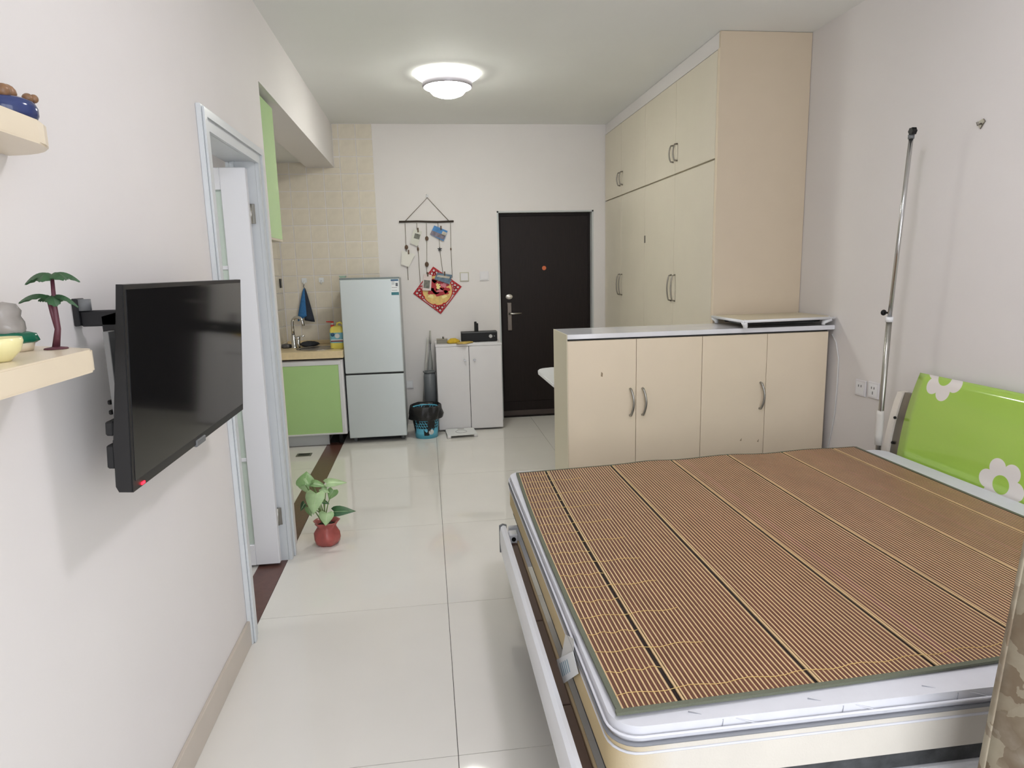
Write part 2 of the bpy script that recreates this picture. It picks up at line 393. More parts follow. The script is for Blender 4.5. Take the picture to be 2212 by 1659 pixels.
# folded laptop table lying on the countertop
lt = thing('laptop_table', (2.0, 3.6, PZ), 'folded white laptop table with beige top on the countertop', 'folding table')
BEI = mat('beige_board', (208, 198, 172), .35, var=.02)
qs = [(1.71, 3.815), (1.705, 3.40), (2.262, 3.445), (2.268, 3.82)]
mk('board', prism(bm_(), qs, 'z', 1.140, 1.147, .001), BEI, lt)
def lerp(a, b, t): return a + (b-a)*t
edge = bm_()
for i in range(4):
    a, c = Vector((*qs[i], 1.139)), Vector((*qs[(i+1) % 4], 1.139)); tube(edge, [a, c], .008, 8)
mk('edge_rail', edge, WHITEP, lt)
for (x, y), (dx, dy) in zip(qs, ((.02, -.02), (.02, .02), (-.05, .02), (-.02, -.02))):
    b = bm_(); tube(b, [(x+dx, y+dy, PZ+.004), (x+dx, y+dy, 1.115), (x+dx*.3, y+dy*.3, 1.137)], [.012, .013, .018], 8); mk('corner_foot', b, WHITEP, lt)
b = bm_()
for yy in (3.5, 3.7): tube(b, [(1.74, yy, 1.124), (2.22, yy+.02, 1.124)], .009, 8)
mk('folded_leg', b, BLACKM, lt)
b = bm_(); box(b, 1.76, 2.2, 3.52, 3.7, 1.112, 1.122, .002); mk('folded_shelf', b, GREYP, lt)

# ------------------------------------------------------------------ refrigerator
rf = thing('refrigerator', (-.465, 5.95, 0), 'silver two-door refrigerator beside the kitchen unit', 'refrigerator')
RX0, RX1, RY = -.708, -.219, 5.645
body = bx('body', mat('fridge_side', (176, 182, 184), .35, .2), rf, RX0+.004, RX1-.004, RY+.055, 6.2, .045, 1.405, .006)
fd = bx('freezer_door', FRIDGE, rf, RX0, RX1, RY, RY+.05, .05, .598, .008, 3)
ud = bx('upper_door', FRIDGE, rf, RX0, RX1, RY, RY+.05, .612, 1.398, .008, 3)
bx('door_gap', BLACKM, rf, RX0+.004, RX1-.004, RY+.008, RY+.05, .596, .614)
bx('top_cap', mat('fridge_cap', (120, 130, 132), .4), rf, RX0, RX1, RY+.004, RY+.12, 1.398, 1.411, .004)
for x in (RX0+.04, RX1-.04): mk('foot', cyl(bm_(), (x, RY+.09, .001), (x, RY+.09, .05), .016, seg=10), GREYP, rf)
bx('plinth', BLACKM, rf, RX0+.03, RX1-.03, RY+.1, 6.15, .01, .05)
lb = bx('energy_label', mat('label_white', (225, 228, 230), .4), ud, -.288, -.226, RY-.0012, RY, 1.262, 1.392)
bx('label_band', mat('label_blue', (40, 84, 122), .4), lb, -.288, -.226, RY-.0018, RY-.0012, 1.378, 1.392)
bx('label_band', mat('label_teal', (40, 110, 120), .4), lb, -.288, -.226, RY-.0018, RY-.0012, 1.262, 1.286)
bx('label_print', mat('label_grey', (90, 96, 104), .4), lb, -.25, -.232, RY-.0018, RY-.0012, 1.335, 1.362)
for i, zz in enumerate((1.37, 1.36, 1.35, 1.322, 1.30)): bx('label_line', MATS['label_grey'], lb, -.282, -.258 + .02*(i > 2), RY-.0018, RY-.0012, zz, zz+.003)

# ------------------------------------------------------------------ kitchen
kb = thing('base_cabinet', (-1.0, 5.95, 0), 'green fronted kitchen base cabinet under the sink', 'cabinet')
KY = 5.6
bx('carcass', WHITEL, kb, XK+.008, -.735, KY+.02, 6.27, .1, .74)
dr = mk('door', box(bm_(), -1.28, -.757, KY+.004, KY+.018, .112, .70), GREEN, kb)
for a in ((-1.28, -.738, .104, .118), (-1.28, -.738, .70, .738), (-.757, -.738, .118, .70)):
    mk('aluminium_edge', box(bm_(), a[0], a[1], KY, KY+.02, a[2], a[3], .002), ALU, dr)
bx('kick_board', mat('kick_alu', (186, 190, 194), .35, .4), kb, -1.28, -.88, KY+.06, KY+.075, .004, .1)
bx('side_panel', WHITEL, kb, -.735, -.722, KY+.02, 6.27, .1, .74)
for x in (-.79, -1.2): mk('foot', cyl(bm_(), (x, KY+.12, 0), (x, KY+.12, .1), .02, seg=12), BLACKM, kb)
# worktop with a real sink hole
ct = bm_(); SCX, SCY, SRX, SRY = -.955, 5.83, .158, .16
N = 40
loop = [ct.verts.new((SCX+SRX*math.cos(2*PI*i/N), SCY+SRY*math.sin(2*PI*i/N), .818)) for i in range(N)]
rect = [ct.verts.new(p) for p in ((XK+.008, KY-.012, .818), (-.712, KY-.012, .818), (-.712, 6.27, .818), (XK+.008, 6.27, .818))]
es = [ct.edges.new((loop[i], loop[(i+1) % N])) for i in range(N)] + [ct.edges.new((rect[i], rect[(i+1) % 4])) for i in range(4)]
fs = [f for f in bmesh.ops.triangle_fill(ct, use_beauty=True, edges=es)['geom'] if isinstance(f, bmesh.types.BMFace)]
fs = [f for f in fs if (f.calc_center_median().xy - Vector((SCX, SCY))).length > .05 or len(f.verts) > 3]
ex = bmesh.ops.extrude_face_region(ct, geom=fs)
bmesh.ops.translate(ct, verts=[v for v in ex['geom'] if isinstance(v, bmesh.types.BMVert)], vec=(0, 0, -.06))
wt = thing('kitchen_worktop', (-1.0, 5.95, .758), 'beige stone kitchen worktop with upstand above the green door', 'worktop')
BST = mat('beige_stone', (224, 204, 164), .25, var=.06, scale=30)
mk('slab', ct, BST, wt); bx('upstand', BST, wt, XK+.008, -.712, 6.24, 6.272, .818, .85, .004)
sn = thing('kitchen_sink', (SCX, SCY, .69), 'round stainless steel sink set in the beige worktop', 'sink')
mk('bowl', lathe(bm_(), [(.172, .819), (.172, .822), (.156, .822), (.15, .812), (.14, .74), (.12, .705), (.03, .69), (.001, .69)], (SCX, SCY, 0), 40), mat('sink_steel', (176, 172, 166), .25, 1), sn)
mk('drain_cap', lathe(bm_(), [(.03, .691), (.026, .697), (.001, .697)], (SCX, SCY, 0), 20), CHROME, sn)
fc = thing('kitchen_faucet', (-1.165, 5.93, .818), 'tall gooseneck chrome tap with lever beside the sink', 'faucet')
FX, FY = -1.165, 5.93
b = bm_(); lathe(b, [(.03, .818), (.03, .826), (.02, .832), (.018, .93), (.013, .935)], (FX, FY, 0), 20); mk('base', b, CHROME, fc)
pts = [(FX, FY, .93), (FX, FY, 1.03)] + [(FX + .047*(1-math.cos(a)), FY - .03*(1-math.cos(a))*.5, 1.035+.052*math.sin(a)) for a in [PI*i/10 for i in range(1, 11)]] + [(FX+.098, FY-.03, 1.012)]
mk('spout', tube(bm_(), pts, .0125, 12), CHROME, fc)
b = bm_(); cyl(b, (FX+.042, FY-.02, .82), (FX+.042, FY-.02, .9), .017, seg=14); ball(b, (FX+.042, FY-.02, .905), .019); tube(b, [(FX+.042, FY-.02, .915), (FX+.1, FY-.03, .925)], [.008, .006], 8); mk('lever', b, CHROME, fc)
# things by the sink
b = bm_(); lathe(b, [(.05, 0), (.075, .012), (.07, .03), (.045, .042), (.02, .036), (.001, .045)], (-1.06, 6.05, .818), 26, lambda a, z: 1 + .18*math.sin(3*a+z*60) + .1*math.sin(7*a))
tag(mk('scouring_cloth', b, mat('dark_cloth', (52, 54, 58), .95, bump=.6, bscale=120)), 'crumpled dark grey cloth lying behind the sink', 'cloth')
b = bm_(); lathe(b, [(.03, 0), (.042, .01), (.04, .03), (.02, .036), (.001, .036)], (-1.235, 5.95, .818), 18, lambda a, z: 1+.12*math.sin(5*a))
tag(mk('steel_scourer', b, mat('scourer', (96, 96, 98), .5, .6, bump=1, bscale=160)), 'round metal scouring pad left of the tap', 'scourer')
jg = thing('detergent_jug', (-.775, 5.78, .818), 'yellow detergent jug with red pump and blue label', 'bottle')
JX, JY = -.772, 5.79
def jug_outline(s): return [(JX + (p[0])*s, JY + p[1]*s) for p in rrect(-.06, .06, -.042, .042, .03, 4)]
b = bm_(); prev = None
for zz, s in ((.818, .92), (.824, 1), (.96, 1), (.985, .95), (1.005, .72), (1.012, .4)):
    ring = [b.verts.new((x, y, zz)) for x, y in jug_outline(s)]
    if prev:
        for i in range(len(ring)): b.faces.new((prev[i], prev[(i+1) % len(ring)], ring[(i+1) % len(ring)], ring[i]))
    else: b.faces.new(list(reversed(ring)))
    prev = ring
b.faces.new(prev); mk('jug_body', b, YELLOW, jg, smooth=.6)
mk('jug_handle', tube(bm_(), [(JX, JY, .995), (JX+.006, JY, 1.032), (JX+.03, JY, 1.04), (JX+.054, JY, 1.02), (JX+.056, JY, .975)], .009, 8), YELLOW, jg)
b = bm_(); pr = None
for zz in (.868, .955):
    ring = [b.verts.new((JX + p[0]*1.012, JY + p[1]*1.02, zz)) for p in rrect(-.06, .06, -.042, .042, .03, 4)]
    if pr:
        for i in range(len(ring)): b.faces.new((pr[i], pr[(i+1) % len(ring)], ring[(i+1) % len(ring)], ring[i]))
    pr = ring
lab = mk('label', b, mat('label_sky', (120, 186, 205), .4), jg)
bx('label_band', mat('label_maroon', (120, 44, 60), .4), lab, JX-.05, JX+.05, JY-.0445, JY-.0432, .878, .889)
bx('label_band', mat('label_pale', (226, 228, 226), .4), lab, JX-.05, JX+.05, JY-.0445, JY-.0432, .889, .897)
b = bm_(); lathe(b, [(.021, 0), (.019, .0006), (.001, .0008)], seg=20); bmesh.ops.rotate(b, verts=b.verts[:], cent=(0,0,0), matrix=Matrix.Rotation(PI/2, 3, 'X')); bmesh.ops.translate(b, verts=b.verts[:], vec=(JX+.005, JY-.0436, .928)); mk('label_emblem', b, MATS['label_pale'], lab)
b = bm_(); lathe(b, [(.014, 0), (.016, .005), (.008, .012)], seg=12); bmesh.ops.rotate(b, verts=b.verts[:], cent=(0,0,0), matrix=Matrix.Rotation(PI/2, 3, 'X')); bmesh.ops.translate(b, verts=b.verts[:], vec=(JX-.032, JY-.0437, .94)); mk('label_emblem', b, MATS['label_blue'], lab)
b = bm_(); cyl(b, (JX-.035, JY, .995), (JX-.035, JY, 1.02), .016, seg=16); mk('pump_collar', b, RED, jg)
b = bm_(); cyl(b, (JX-.035, JY, 1.02), (JX-.035, JY, 1.04), .006, seg=10); mk('pump_stem', b, MATS['label_pale'], jg)
b = bm_(); cyl(b, (JX-.035, JY, 1.038), (JX-.035, JY, 1.05), .013, seg=12); tube(b, [(JX-.035, JY, 1.046), (JX-.085, JY-.004, 1.048)], [.007, .004], 8); mk('pump_head', b, RED, jg)
# hooks and towel on tiles
def hook(x, z, label):
    h = thing('wall_hook', (x, YF-.008, z), label, 'hook', 'adhesive hooks on the kitchen tiles')
    mk('base_plate', prism(bm_(), rrect(x-.022, x+.022, z-.02, z+.022, .006, 3), 'y', YF-.011, YF-.0065), MATS['label_white'], h)
    mk('prong', tube(bm_(), [(x, YF-.01, z-.006), (x, YF-.03, z-.018), (x, YF-.034, z-.028), (x, YF-.028, z-.034)], [.006, .005, .004, .004], 8), MATS['label_white'], h)
h1 = at(657, 606, 'y', YF-.01); h2 = at(694, 605, 'y', YF-.01)
hook(h1.x, h1.z, 'white adhesive hook holding the blue towel'); hook(h2.x, h2.z, 'empty white adhesive hook right of the towel')
tw = thing('hand_towel', (h1.x, YF-.03, 1.0), 'small blue and dark grey towel hanging on kitchen tiles', 'towel')
TB = mat('blue_towel', (58, 116, 172), .95, var=.15, scale=60, bump=.5, bscale=200); TG = mat('grey_towel', (50, 56, 68), .95, var=.1, scale=60, bump=.5, bscale=200)
def cone_cloth(x0, x1, z0, z1, ph, dz):
    b = bm_(); rings = []; n = 14
    for i in range(11):
        t = i/10; zz = z1 + (z0-z1)*t; wdt = .008 + (x1-x0)*.5*t**.8
        cxx = h1.x + ((x0+x1)/2-h1.x)*t
        rings.append([b.verts.new((cxx + wdt*math.cos(2*PI*k/n)*(1+.15*math.sin(3*2*PI*k/n+ph)), YF-.036 - .014*t + (.006+.016*t)*math.sin(2*PI*k/n), zz + (dz*math.cos(2*PI*k/n) if i == 10 else 0))) for k in range(n)])
    for A, B in zip(rings, rings[1:]):
        for k in range(n): b.faces.new((A[k], A[(k+1) % n], B[(k+1) % n], B[k])).smooth = True
    b.faces.new(rings[0]); b.faces.new(rings[-1]); return b
mk('loop', tube(bm_(), [(h1.x, YF-.03, h1.z-.03), (h1.x-.005, YF-.034, h1.z-.055), (h1.x+.005, YF-.034, h1.z-.075)], .003, 6), TG, tw)
mk('blue_side', cone_cloth(h1.x-.068, h1.x+.025, 1.06, 1.325, 0, .03), TB, tw)
mk('grey_side', cone_cloth(h1.x-.012, h1.x+.06, 1.03, 1.325, 1.6, -.01), TG, tw)
# upper cabinet
uc = thing('upper_cabinet', (-1.05, 3.8, 1.645), 'green wall cabinet at the near end of the kitchen', 'cabinet')
bx('carcass', WHITEL, uc, XK+.008, -.818, YE+.005, 3.995, 1.648, 2.36)
bx('door', GREEN, uc, -.818, -.80, YE+.005, 3.995, 1.648, 2.36, .001)
bx('under_panel', mat('pale_board', (200, 190, 172), .5), uc, XK+.008, -.80, YE+.005, 3.995, 1.636, 1.648)
q = at(607, 612, 'x', XK+.012)
so = thing('wall_socket', (XK+.012, q.y, q.z-.04), 'dark switch on the kitchen side tiles', 'switch')
mk('plate', box(bm_(), XK+.006, XK+.013, q.y-.03, q.y+.03, q.z-.04, q.z+.04, .002), BLACK, so); mk('rocker', box(bm_(), XK+.013, XK+.016, q.y-.012, q.y+.012, q.z-.02, q.z+.02, .001), GREYP, so)
# small teal container on the fridge's left shoulder
b = bm_(); prism(b, [(-.73, 1.412), (-.69, 1.412), (-.682, 1.43), (-.742, 1.43)], 'y', 5.9, 5.98, .002)
tag(mk('small_dish', b, mat('teal_dish', (150, 178, 164), .4)), 'small pale green dish on the refrigerator corner', 'dish')
# floor drain
q = at(657, 983, 'z', 0); dn = thing('floor_drain', (q.x, q.y, 0), 'rectangular metal floor drain before the green cabinet', 'drain')
mk('plate', box(bm_(), q.x-.06, q.x+.06, q.y-.045, q.y+.045, .0005, .004, .001), DSTEEL, dn)
for i in range(4): mk('slot', box(bm_(), q.x-.045, q.x+.045, q.y-.03+i*.018, q.y-.022+i*.018, .004, .0048), BLACKM, dn)

# ------------------------------------------------------------------ shoe cabinet and its objects
sc_ = thing('shoe_cabinet', (.36, 6.1, 0), 'white two-door shoe cabinet left of the entrance door', 'cabinet')
SY = 5.905
bx('carcass', WHITEL, sc_, .062, .652, SY+.019, 6.27, .012, .78)
bx('top_board', WHITEL, sc_, .058, .656, SY+.002, 6.272, .78, .80, .002)
for i, (a, c) in enumerate(((.062, .356), (.359, .652))):
    d = bx('door', WHITEL, sc_, a+.001, c-.001, SY, SY+.018, .02, .778, .0015)
    kx = (.318, .405)[i]; b = bm_(); tube(b, [(kx, SY, .655), (kx, SY-.012, .655), (kx, SY-.016, .655), (kx, SY-.024, .655)], [.006, .005, .011, .01], 12); mk('knob', b, CHROME, d)
bx('door_gap', BLACKM, sc_, .355, .36, SY+.006, SY+.018, .02, .778)
# on top
def box_thing(name, u0, u1, v0, v1, y, d, m, label, cat):
    a = at(u0, v1, 'y', y); c = at(u1, v0, 'y', y)
    return tag(mk(name, box(bm_(), a.x, c.x, y, y+d, .80, .80 + (c.z-a.z), .003), m), label, cat)
gb = thing('grey_tin', (.12, 6.05, .80), 'small grey tin with a knob on the shoe cabinet', 'tin')
mk('tin_body', box(bm_(), .075, .172, 6.0, 6.07, .80, .835, .004, 2), mat('tin_grey', (128, 124, 112), .45, .2), gb)
mk('tin_lid', box(bm_(), .073, .174, 5.998, 6.072, .835, .842, .003), mat('tin_lid', (156, 150, 136), .45, .2), gb)
mk('tin_knob', cyl(bm_(), (.135, 6.03, .842), (.135, 6.03, .862), .008, seg=12), DSTEEL, gb)
YC = mat('yellow_cloth', (206, 172, 50), .9, var=.15, scale=40, bump=.4, bscale=150)
b = bm_(); lathe(b, [(.03, 0), (.05, .006), (.045, .025), (.02, .045), (.001, .04)], (.225, 6.0, .80), 22, lambda a, z: 1+.25*math.sin(2*a+1)+.12*math.sin(5*a+z*80)); tag(mk('yellow_cloth', b, YC), 'crumpled yellow cloth on the shoe cabinet', 'cloth')
b = bm_(); lathe(b, [(.03, 0), (.075, .004), (.07, .012), (.001, .016)], (.325, 5.955, .80), 22, lambda a, z: 1+.25*math.sin(2*a-.3)+.1*math.sin(7*a)); tag(mk('folded_glove', b, mat('ochre_glove', (196, 168, 92), .9, var=.15, scale=50)), 'flat ochre work glove before the black device', 'glove')
b = bm_(); box(b, .40, .62, 5.94, 6.0, .80, .8035, .001); tag(mk('paper_sheet', b, WHITEP), 'white paper lying under the black device', 'paper')
dv = thing('black_device', (.46, 6.08, .80), 'long black electronic box on the shoe cabinet', 'device')
mk('case', box(bm_(), .30, .632, 6.03, 6.13, .8045, .895, .006, 2), BLACK, dv)
b = bm_(); box(b, .425, .448, 6.06, 6.08, .89, .985, .004); box(b, .446, .462, 6.06, 6.08, .89, .97, .004); mk('antenna', b, BLACKM, dv)
mk('dial', cyl(bm_(), (.57, 6.022, .85), (.57, 6.03, .85), .016, seg=20), STEEL, dv); mk('button', cyl(bm_(), (.604, 6.025, .85), (.604, 6.03, .85), .006, seg=12), GREYP, dv)
mk('front_trim', box(bm_(), .305, .627, 6.027, 6.031, .886, .891), GREYP, dv)

# bathroom scale
q = [(.128, 5.64), (.395, 5.655), (.375, 5.895), (.118, 5.885)]
sl = thing('bathroom_scale', (.26, 5.77, 0), 'white bathroom scale on the floor by the shoe cabinet', 'scale')
mk('platform', prism(bm_(), q, 'z', .022, .03, .002), mat('scale_white', (226, 228, 226), .18), sl)
for x, y in q: mk('foot', cyl(bm_(), (lerp(x, .26, .12), lerp(y, 5.77, .12), .0), (lerp(x, .26, .12), lerp(y, 5.77, .12), .024), .018, seg=14), WHITEL, sl)
mk('printed_ring', tube(bm_(), [(.255+.05*math.cos(2*PI*i/28), 5.76+.05*math.sin(2*PI*i/28), .0302) for i in range(28)], .0016, 6, closed=True), GREYP, sl)
mk('display', box(bm_(), .225, .285, 5.845, 5.87, .0298, .031, .001), DSTEEL, sl)

# waste bin
bn = thing('waste_basket', (-.052, 5.775, 0), 'light blue lattice waste basket lined with black bag', 'waste bin')
BB = mat('blue_basket', (104, 196, 226), .35); BC = (-.052, 5.775)
def br(z): return .097 + .02*z/.27
mk('solid_base', lathe(bm_(), [(.001, .004), (.095, .004), (.098, .0), (br(.09), .09), (br(.09)-.003, .09), (.094, .008), (.001, .008)], (*BC, 0), 36), BB, bn)
b = bm_(); nb = 28
for k in range(nb):
    a0 = 2*PI*k/nb
    tube(b, [(BC[0]+br(z)*math.cos(a0-.5*(z-.09)/.1), BC[1]+br(z)*math.sin(a0-.5*(z-.09)/.1), z) for z in (.085, .13, .175, .22, .262)], .0027, 5)
for z in (.112, .136, .16, .184, .208, .232): tube(b, [(BC[0]+br(z)*math.cos(2*PI*i/36), BC[1]+br(z)*math.sin(2*PI*i/36), z) for i in range(36)], .0024, 5, closed=True)
mk('lattice', b, BB, bn)
mk('rim', tube(bm_(), [(BC[0]+br(.265)*math.cos(2*PI*i/36), BC[1]+br(.265)*math.sin(2*PI*i/36), .265) for i in range(36)], .006, 8, closed=True), BB, bn)
BAG = mat('black_bag', (20, 20, 22), .42, bump=1, bscale=35)
fn = lambda a, z: 1 + .06*math.sin(4*a+z*40) + .05*math.sin(7*a-z*25+1) + .03*math.sin(13*a)
mk('bin_liner', lathe(bm_(), [(.125, .165), (.143, .175), (.146, .21), (.141, .25), (.136, .285), (.128, .292), (.12, .26), (.11, .15), (.095, .03), (.001, .02)], (*BC, 0), 44, fn), BAG, bn)
b = bm_(); lathe(b, [(.024, 0), (.023, .0008), (.001, .001)], seg=20)
ang = -PI/2+.42; nrm = Vector((math.cos(ang), math.sin(ang), 0))
b.transform(Matrix.Translation((BC[0]+nrm.x*(br(.055)+.001), BC[1]+nrm.y*(br(.055)+.001), .06)) @ nrm.to_track_quat('Z', 'Y').to_matrix().to_4x4())
mk('sticker', b, MATS['label_pale'], bn)

# cleaning tools in the gap
tb = thing('plastic_tube', (-.005, 6.03, 0), 'tall grey translucent plastic tube standing behind the bin', 'tube')
TR_ = mat('smoky_plastic', (128, 132, 136), .25, trans=.25)
mk('tube_body', lathe(bm_(), [(.056, 0), (.056, .5), (.048, .54), (.045, .54), (.053, .5), (.053, .004)], (-.003, 6.03, 0), 28), TR_, tb)
mk('tube_rim', tube(bm_(), [(-.003+.052*math.cos(2*PI*i/28), 6.03+.052*math.sin(2*PI*i/28), .545) for i in range(28)], .008, 8, closed=True), GREYP, tb)
br_ = thing('broom', (-.07, 6.1, 0), 'long handled broom leaning against the wall behind the bin', 'broom')
mk('handle', tube(bm_(), [(-.085, 6.14, .1), (-.005, 6.255, .83)], .009, 10), mat('pale_stick', (188, 186, 180), .45), br_)
mk('head', box(bm_(), -.16, -.03, 6.12, 6.16, .06, .11, .008, 2), GREYP, br_)
mk('bristles', prism(bm_(), [(-.155, .062), (-.035, .062), (-.02, 0), (-.17, 0)], 'y', 6.125, 6.155), mat('bristle', (80, 84, 92), .9), br_)
um = thing('clear_umbrella', (-.01, 6.15, 0), 'furled clear plastic umbrella leaning between bin and shoe cabinet', 'umbrella')
mk('canopy', tube(bm_(), [(-.01, 6.15, .3), (-.002, 6.17, .42), (.008, 6.2, .6), (.014, 6.225, .72)], [.012, .03, .026, .008], 10), mat('clear_film', (170, 172, 170), .3, trans=.35), um)
mk('shaft', tube(bm_(), [(-.012, 6.145, .0), (.02, 6.245, .86)], .005, 8), GREYP, um)
mk('handle', tube(bm_(), [(.017, 6.235, .78), (.021, 6.25, .9)], .009, 8), mat('pale_handle', (176, 174, 168), .5), um)

# wall socket near fridge
q = at(885, 830, 'y', YF)
ws = thing('low_socket', (q.x, YF, q.z-.04), 'white socket low on the wall beside the refrigerator', 'socket')
mk('plate', box(bm_(), q.x-.035, q.x+.035, YF-.008, YF, q.z-.04, q.z+.04, .002), WHITEL, ws); mk('inset', box(bm_(), q.x-.025, q.x+.025, YF-.0095, YF-.008, q.z-.03, q.z+.03, .0005), WHITEP, ws)
# switches
for i, (u, v, lab) in enumerate(((1003, 598, 'light switch with grey surround beside the wall hanging'), (1046, 596, 'plain white switch plate next to the entrance door'))):
    q = at(u, v, 'y', YF); s = thing('light_switch', (q.x, YF, q.z-.043), lab, 'switch')
    mk('plate', box(bm_(), q.x-.043, q.x+.043, YF-.009, YF, q.z-.043, q.z+.043, .002), (mat('switch_beige', (196, 192, 176), .5) if i == 0 else WHITEL), s)
    mk('rocker', box(bm_(), q.x-.034, q.x+.034, YF-.013, YF-.009, q.z-.034, q.z+.034, .0015), WHITEL, s)

# ------------------------------------------------------------------ wall hanging
wh = thing('photo_hanger', (.05, YF-.01, 1.06), 'wooden stick photo hanger with strings on the white wall', 'wall hanging')
YW = YF-.012
TW = mat('jute_string', (110, 104, 84), .9); STK = mat('dark_twig', (58, 48, 40), .8, bump=.5)
a0, a1 = at(862, 479, 'y', YW), at(980, 478, 'y', YW); top = at(923, 427, 'y', YW)
mk('stick', tube(bm_(), [a0, lerp(a0, a1, .33)+Vector((0,0,.002)), lerp(a0, a1, .7)-Vector((0,0,.004)), a1], .0085, 8), STK, wh)
mk('hanging_cord', tube(bm_(), [lerp(a0, a1, .1), top, lerp(a0, a1, .92)], .0028, 6), TW, wh)
mk('wall_pin', cyl(bm_(), (top.x, YF-.018, top.z+.012), (top.x, YF, top.z+.022), .012, seg=14), WHITEP, wh)
STR = [((875, 482), (877, 530), (882, 605)), ((900, 482), (903, 535), (908, 612)), ((921, 482), (922, 530), (922, 592)), ((946, 482), (950, 540), (957, 592)), ((973, 482), (974, 535), (977, 600))]
for s in STR: mk('string', tube(bm_(), [at(u, v, 'y', YW) for u, v in s], .0024, 6), TW, wh)
WOOD = mat('walnut_bead', (96, 74, 56), .6, var=.2, scale=40)
for u, v, r in ((878, 534, .017), (922, 515, .017), (922, 571, .019), (974, 538, .007), (903, 538, .010)):
    q = at(u, v, 'y', YW-.005); mk('bead', ball(bm_(), q, r, .95, .6, 1.2 if r > .01 else 1.8, 12, 8), WOOD, wh)
q = at(950, 538, 'y', YW-.004); b = bm_(); prism(b, [(q.x + (.024 if i % 2 == 0 else .010)*math.sin(PI*i/5), q.z + (.024 if i % 2 == 0 else .010)*math.cos(PI*i/5)) for i in range(10)], 'y', YW-.008, YW-.002); mk('star', b, mat('dark_star', (44, 46, 50), .6), wh)
def card(name, pts, m, label, extra=None, par=None):
    P3 = [at(u, v, 'y', YW-.008) for u, v in pts]
    t = thing(name, (sum(p.x for p in P3)/4, YW-.006, min(p.z for p in P3)), label, 'photo', 'cards clipped to the hanger')
    mk('card', prism(bm_(), [(p.x, p.z) for p in P3], 'y', YW-.010, YW-.008), m[0], t)
    c = Vector((sum(p.x for p in P3)/4, 0, sum(p.z for p in P3)/4))
    def uvp(a, bq): return P3[0] + (P3[1]-P3[0])*a + (P3[3]-P3[0])*bq
    for (x0, x1, z0, z1), mm in m[1]:
        mk('print', prism(bm_(), [(uvp(*k).x, uvp(*k).z) for k in ((x0, z0), (x1, z0), (x1, z1), (x0, z1))], 'y', YW-.0112, YW-.010), mm, t)
    q = (P3[0]+P3[1])/2
    mk('clip', box(bm_(), q.x-.006, q.x+.006, YW-.016, YW-.006, q.z-.018, q.z+.022, .002), WOOD, t)
PAP = mat('card_paper', (214, 214, 204), .7); GRY = mat('card_grey_print', (120, 120, 112), .7, var=.4, scale=40)
SKY = mat('card_blue', (64, 130, 190), .5, var=.3, scale=14); TOWN = mat('card_town', (120, 112, 124), .5, var=.5, scale=30); SEA = mat('card_sea', (96, 120, 140), .5, var=.5, scale=25); SAND = mat('card_sand', (190, 184, 170), .6, var=.3, scale=30)
card('photo_card', [(894, 495), (912, 500), (902, 532), (886, 525)], (PAP, [((.25, .9, .25, .6), GRY)]), 'grey-green card with small picture at the left')
card('photo_card', [(938, 487), (967, 499), (958, 521), (929, 506)], (SKY, [((0, 1, .55, 1), TOWN), ((.7, 1, .2, .6), SAND)]), 'blue seaside photo clipped at the upper right')
card('photo_card', [(868, 541), (897, 549), (883, 577), (866, 571)], (mat('translucent_card', (226, 224, 216), .6), []), 'plain pale card at the lower left string')
card('photo_card', [(915, 592), (933, 594), (931, 628), (912, 627)], (mat('pinkish_card', (222, 208, 204), .7), [((.12, .85, .35, .85), GRY)]), 'white bordered grey photo over the red ornament')
card('photo_card', [(944, 589), (977, 594), (971, 614), (938, 603)], (SEA, [((.1, .9, .3, .6), SAND)]), 'blue-grey coast photo over the red ornament')
# red lattice ornament
orn = thing('red_ornament', (.1, YF, 1.06), 'red and gold diamond paper ornament below the photo hanger', 'ornament')
cs = [at(u, v, 'y', YF-.004) for u, v in ((936, 577), (996, 619), (952, 677), (894, 634))]
cen = sum(cs, Vector())/4
REDP = mat('red_paper', (186, 22, 34), .5); GOLD = mat('gold_print', (226, 190, 110), .4, var=.2, scale=30)
def ring_pts(c, rx, rz, y, n=24): return [(c.x+rx*math.cos(2*PI*i/n), y, c.z+rz*math.sin(2*PI*i/n)) for i in range(n)]
b = bm_(); tube(b, [p for p in cs], .0065, 6, closed=True)
R0 = .135
tube(b, ring_pts(cen, R0+.006, R0+.006, YF-.005, 40), .0045, 6, closed=True)
for c in cs:
    dvec = (cen-c).normalized(); side = Vector((-dvec.z, 0, dvec.x))
    for off, dd, rr in ((0, .03, .016), (.022, .055, .016), (-.022, .055, .016), (0, .062, .012), (.045, .078, .014), (-.045, .078, .014)):
        tube(b, ring_pts(c + dvec*dd + side*off, rr, rr, YF-.005, 14), .0052, 5, closed=True)
mk('lattice_border', b, REDP, orn)
b = bm_(); prism(b, [(cen.x+(R0+.004)*math.cos(2*PI*i/40), cen.z+(R0+.004)*math.sin(2*PI*i/40)) for i in range(40)], 'y', YF-.005, YF-.0015); mk('gold_disc', b, GOLD, orn)
b = bm_()
def blob(cx_, cz_, rx, rz, ph, y=YF-.0075):
    prism(b, [(cen.x+cx_+rx*(1+.22*math.sin(3*t+ph)+.12*math.sin(7*t+2*ph))*math.cos(t), cen.z+cz_+rz*(1+.22*math.sin(3*t+ph)+.12*math.sin(7*t+2*ph))*math.sin(t)) for t in [2*PI*i/26 for i in range(26)]], 'y', y, YF-.005)
blob(.0, .04, .095, .06, .4); blob(.035, -.02, .06, .035, 2.1); blob(-.05, -.012, .035, .03, 3.3); blob(.085, .0, .03, .028, 1); blob(-.02, .09, .03, .02, .2)
mk('red_motif', b, mat('motif_red', (176, 30, 40), .5, var=.2, scale=40), orn)
